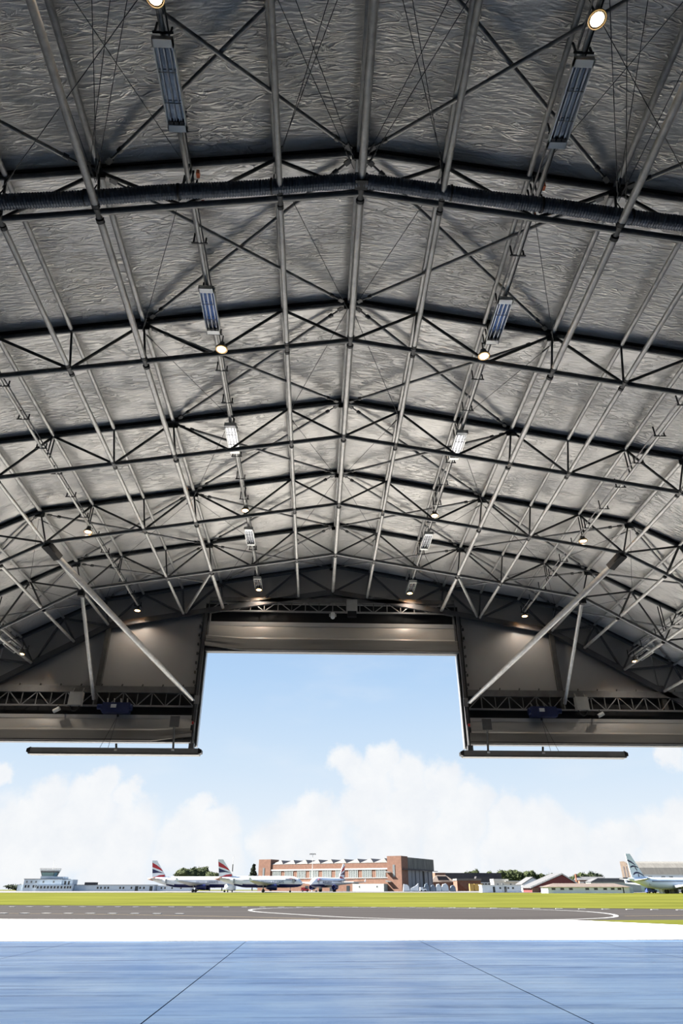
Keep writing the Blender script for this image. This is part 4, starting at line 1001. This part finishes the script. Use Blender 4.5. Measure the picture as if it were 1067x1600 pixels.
MB().box(-8, 8, 0, 5, 0, 2.55).build('wall', 'white_wall', t); MB().box(-8.2, 8.2, -.2, 5.2, 2.55, 2.75).build('roof', 'white_trim', t); MB().box(-3.6, -2.7, -.08, .02, 0, 2.1).build('doorway', 'glass_dark', t)
MB().box(1.0, 2.0, -.1, .02, 0, 2.1).build('doorway', 'glass_dark', t); windows(t, [-.6, 2.7, 4.6], 1.2, 2.0, 0, .9); MB().box(.2, .5, -.15, .0, 0, 3.1).build('downpipe', 'white_trim', t)
t = thing('grey_gabled_house', 'white house with grey gabled roof left of the red-gabled hall', 'house', (100.8, 340, zg(340)))
MB().box(-5.2, 4.6, 0, 10, 0, 3.2).build('wall', 'white_wall', t); MB().prism([(-5.2, 3.2), (4.6, 3.2), (-.2, 5.7)], .02, 9.9, 'xz').build('gable_wall', 'pale_blue_wall', t); gable(9.8, 10, 3.2, 2.6, .5, 'roof_grey', t).location = (-.3, 0, 0)
t = thing('cream_house', 'cream flat-roofed house behind the site cabin', 'house', (104, 400, zg(400)))
MB().box(-7, 7, 0, 8, 0, 4.6).build('wall', 'cream_wall', t); MB().box(-7.2, 1, -.2, 8, 4.6, 5.8).build('upper_wall', 'cream_wall', t); MB().box(-1, 7.4, -1.5, 8, 4.6, 4.9).build('roof', 'white_trim', t); windows(t, [-5, -2.4, 2, 5], 2.2, 3.6, 0, 1.0)
t = thing('red_gabled_hall', 'hall with a broad dark red gable and white verge boards', 'hall', (97.5, 300, zg(300)))
MB().prism([(-9.5, 0), (9.5, 0), (9.5, 2.6), (3.2, 6.4), (-9.5, 1.9)], 0, 14, 'xz').build('red_wall', 'red_clad', t)
MB().prism([(-10.4, 1.6), (3.2, 6.55), (10.2, 2.5), (10.2, 2.85), (3.2, 6.9), (-10.4, 2.0)], -.5, 14.3, 'xz').build('roof', 'roof_grey', t)
MB().prism([(-10.4, 1.5), (3.2, 6.4), (10.2, 2.35), (10.2, 2.6), (3.2, 6.75), (-10.4, 1.85)], -.65, -.5, 'xz').build('verge_board', 'white_trim', t)
MB().box(-9.8, -7.0, -.25, 0, 0, 1.7).build('brick_plinth', 'brick', t); MB().box(-6.2, -3.4, -.15, 0, 0, 2.3).build('grey_door', 'pale_blue_wall', t)
t = thing('long_white_hut', 'long low white hut with brown roof and a row of windows', 'hut', (99.7, 270, zg(270)))
MB().box(-15, 15, 0, 8, 0, 1.95).build('wall', 'white_wall', t); hip(30, 8, 1.95, 1.2, .6, 'roof_brown', t)
windows(t, [-12.9, -9.7, -6.5, -.5, 2.7, 6.1, 8.9, 11.4], .95, 1.75, 0, 1.5); MB().box(12.6, 13.0, -.1, 0, 0, 1.95).build('downpipe', 'roof_dark', t)
MB().box(14.6, 16.8, 1, 7, 0, 1.9).build('porch', 'pale_blue_wall', t)
t = thing('brick_cottages', 'distant terrace of brick cottages with slate roof', 'house', (174, 460, zg(460)))
MB().box(-8.5, 8.5, 0, 9, 0, 5.8).build('wall', 'brick', t); MB().box(-8.7, 8.7, -.2, -.02, 3.2, 5.0).build('pale_band', 'cream_wall', t); gable(17, 9, 5.8, 1.9, .4, 'roof_grey', t, False); MB().box(-9.2, -8.4, 3, 5, 5, 9.2).build('chimney', 'brick_dark', t)
windows(t, [-5.5, -1.5, 2.5, 6.3], 3.4, 4.8, -.2, 1.3)
t = thing('cream_hangar', 'large weathered cream hangar with curved roof behind the silver tail', 'hangar', (160, 330, zg(330)))
MB().prism([(-.5, 7.0), (.6, 9.6), (2.6, 11.4), (5.5, 12.2), (9, 12.2), (9, 7.0)], -17.5, 40, 'yz').build('roof', 'roof_pale', t)
MB().box(-17.5, 40, .0, 9, 5.0, 7.0).build('upper_wall', 'white_wall', t); MB().box(-17.5, 40, -.3, 9, 0, 5.0).build('lower_wall', 'green_wall', t); MB().box(-5, 40, -.6, -.3, 0, 3.2).build('cream_base', 'cream_wall', t)
MB().prism([(-.6, 5.2), (-.6, 7.0), (.5, 9.7), (2.5, 11.5), (5.4, 12.3), (9.1, 12.3), (9.1, 5.2)], -17.8, -17.5, 'yz').build('end_wall', 'end_brick', t)
for y in (2.0, 5.0): MB().box(-17.95, -17.8, y, y+1.1, 5.4, 10.2).build('end_pier', 'roof_dark', t)
MB().box(-22, -16.5, -1.2, 3, 5.2, 5.7).build('gantry', 'rail_steel', t)
windows(t, [-9, -3, 0.5], 5.6, 6.2, 0, 1.8)
t = thing('green_fence_shed', 'low white lean-to shed left of the silver airliner tail', 'shed', (128, 310, zg(310)))
MB().box(-12, 9, 0, 6, 0, 3.8).build('wall', 'annex_pale', t); MB().prism([(-12.4, 3.8), (9.4, 3.8), (7, 5.2), (-9, 5.2)], -.4, 6.4, 'xz').build('roof', 'roof_grey', t)
for k, x in enumerate((122.5, 125.6)):
    t = thing('storage_container', f'{["white", "pale"][k]} storage container by the silver airliner\'s tail', 'container', (x, 258, zg(258))); MB().box(-1.4, 1.4, 0, 2.4, 0, 2.0).build('body', ['white_wall', 'cream_wall'][k], t); MB().box(-.2, .9, -.06, .02, .1, 1.8).build('door', 'rail_steel', t)

# ---- trees
def leaf_mesh(blobs, nleaf, size, m):
    b_ = MB()
    for (cx_, cy_, cz_, rx, rz_) in blobs:
        # lumpy solid core with a shell of leaf cards
        rings = []
        for i in range(9):
            ph = math.pi*i/8
            rings.append([(cx_+rx*.86*math.sin(ph)*math.cos(a)*(1+.16*random.uniform(-1, 1)), cy_+rx*.86*math.sin(ph)*math.sin(a)*(1+.16*random.uniform(-1, 1)), cz_-rz_*.86*math.cos(ph)+random.uniform(-.1, .1)*rz_) for a in [2*math.pi*j/10 for j in range(10)]])
        b_.loft(rings, smooth=False, caps=False)
        for _ in range(nleaf):
            u = random.uniform(-1, 1); a = random.uniform(0, 2*math.pi); q = math.sqrt(1-u*u); k = random.uniform(.82, 1.10)
            c = Vector((cx_+rx*q*math.cos(a)*k, cy_+rx*q*math.sin(a)*k, cz_+rz_*u*k))
            d1 = Vector((random.uniform(-1, 1), random.uniform(-1, 1), random.uniform(-1, 1))).normalized(); d2 = d1.orthogonal().normalized()
            s_ = size*random.uniform(.5, 1.2)
            b_.quad_add([c-d1*s_, c+d2*s_*.7, c+d1*s_, c-d2*s_*.7], [(0, 1, 2, 3)])
    return b_
def tree(label, x, y, h, w, m='tree_leaf', name='tree', nb=6, conifer=False):
    t = thing(name, label, 'tree', (x, y, zg(y)), 0, 'trees beyond the airfield')
    bl = []
    if conifer:
        for k in range(6): f = k/5; bl.append((random.uniform(-.3, .3), 0, h*(.28+.66*f), w*.5*(1-.8*f)+.2, h*.12))
    else:
        bl.append((0, 0, h*.55, w*.42, h*.42))
        for k in range(nb):
            a = 2*math.pi*k/nb+random.uniform(-.4, .4); bl.append((w*.30*math.cos(a), w*.22*math.sin(a), h*random.uniform(.42, .78), w*random.uniform(.20, .30), h*random.uniform(.18, .26)))
    leaf_mesh(bl, 70, .55, m).build('crown', m, t)
    MB().tube((0, 0, 0), (0, 0, h*.6), .35, 7, .18).build('trunk', 'bark', t)
tree('broad dark tree behind the leftmost airliner, left of the clump', -75.5, 450, 12.4, 16)
tree('tall rounded tree in the clump behind the leftmost airliner', -69.0, 454, 13.0, 15)
tree('lower tree right of centre in the clump between the two airliner fins', -61.5, 450, 10.6, 12)
tree('small tree just left of the middle airliner\'s fin', -54.5, 452, 10.2, 10)
tree('dark feathery conifer left of the brick hangar', -36.4, 450, 13.6, 7.5, 'tree_leaf_dark', conifer=True)
tree('low dark shrub tree at the foot of the conifer', -33.0, 452, 8.2, 5, 'tree_leaf_dark')
for x, h, w, lb in ((-182, 3.4, 14, 'low hedge tree at the far left edge'), (-170, 2.6, 12, 'low hedge tree left of the control tower')): tree(lb, x, 470, h, w, 'tree_leaf_dark')
for x, h, w, lb in ((107, 12.2, 8, 'small tree above the dark shed roof, left'), (113, 13.2, 9, 'rounded tree above the dark shed roof'), (124, 12.4, 8, 'tree just right of the dark shed roof'),
                    (135, 13.2, 13, 'tall tree at the left of the wood behind the cabins'), (142, 13.6, 12, 'dense tree in the middle of the wood behind the cabins'), (150, 12.8, 12, 'bushy tree at the right of the wood behind the cabins'),
                    (159, 10.5, 8, 'thin tree left of the red gable peak'), (166, 10.8, 8, 'small tree right of the wood near the red gable'), (190, 11.2, 14, 'broad tree behind the red gable\'s right slope'), (184, 9.6, 9, 'low tree touching the red gable roof')):
    tree(lb, x, 520, h, w)
tree('dark round-headed tree above the brick cottages', 201, 525, 11.6, 11, 'tree_leaf_dark', nb=8)
hd = thing('hedge', 'dark low hedge line behind the brick cottages', 'hedge', (222, 530, zg(530)))
leaf_mesh([(x, 0, 2.2, 5, 3.6) for x in range(-14, 22, 6)], 50, .6, 'tree_leaf_dark').build('foliage', 'tree_leaf_dark', hd)
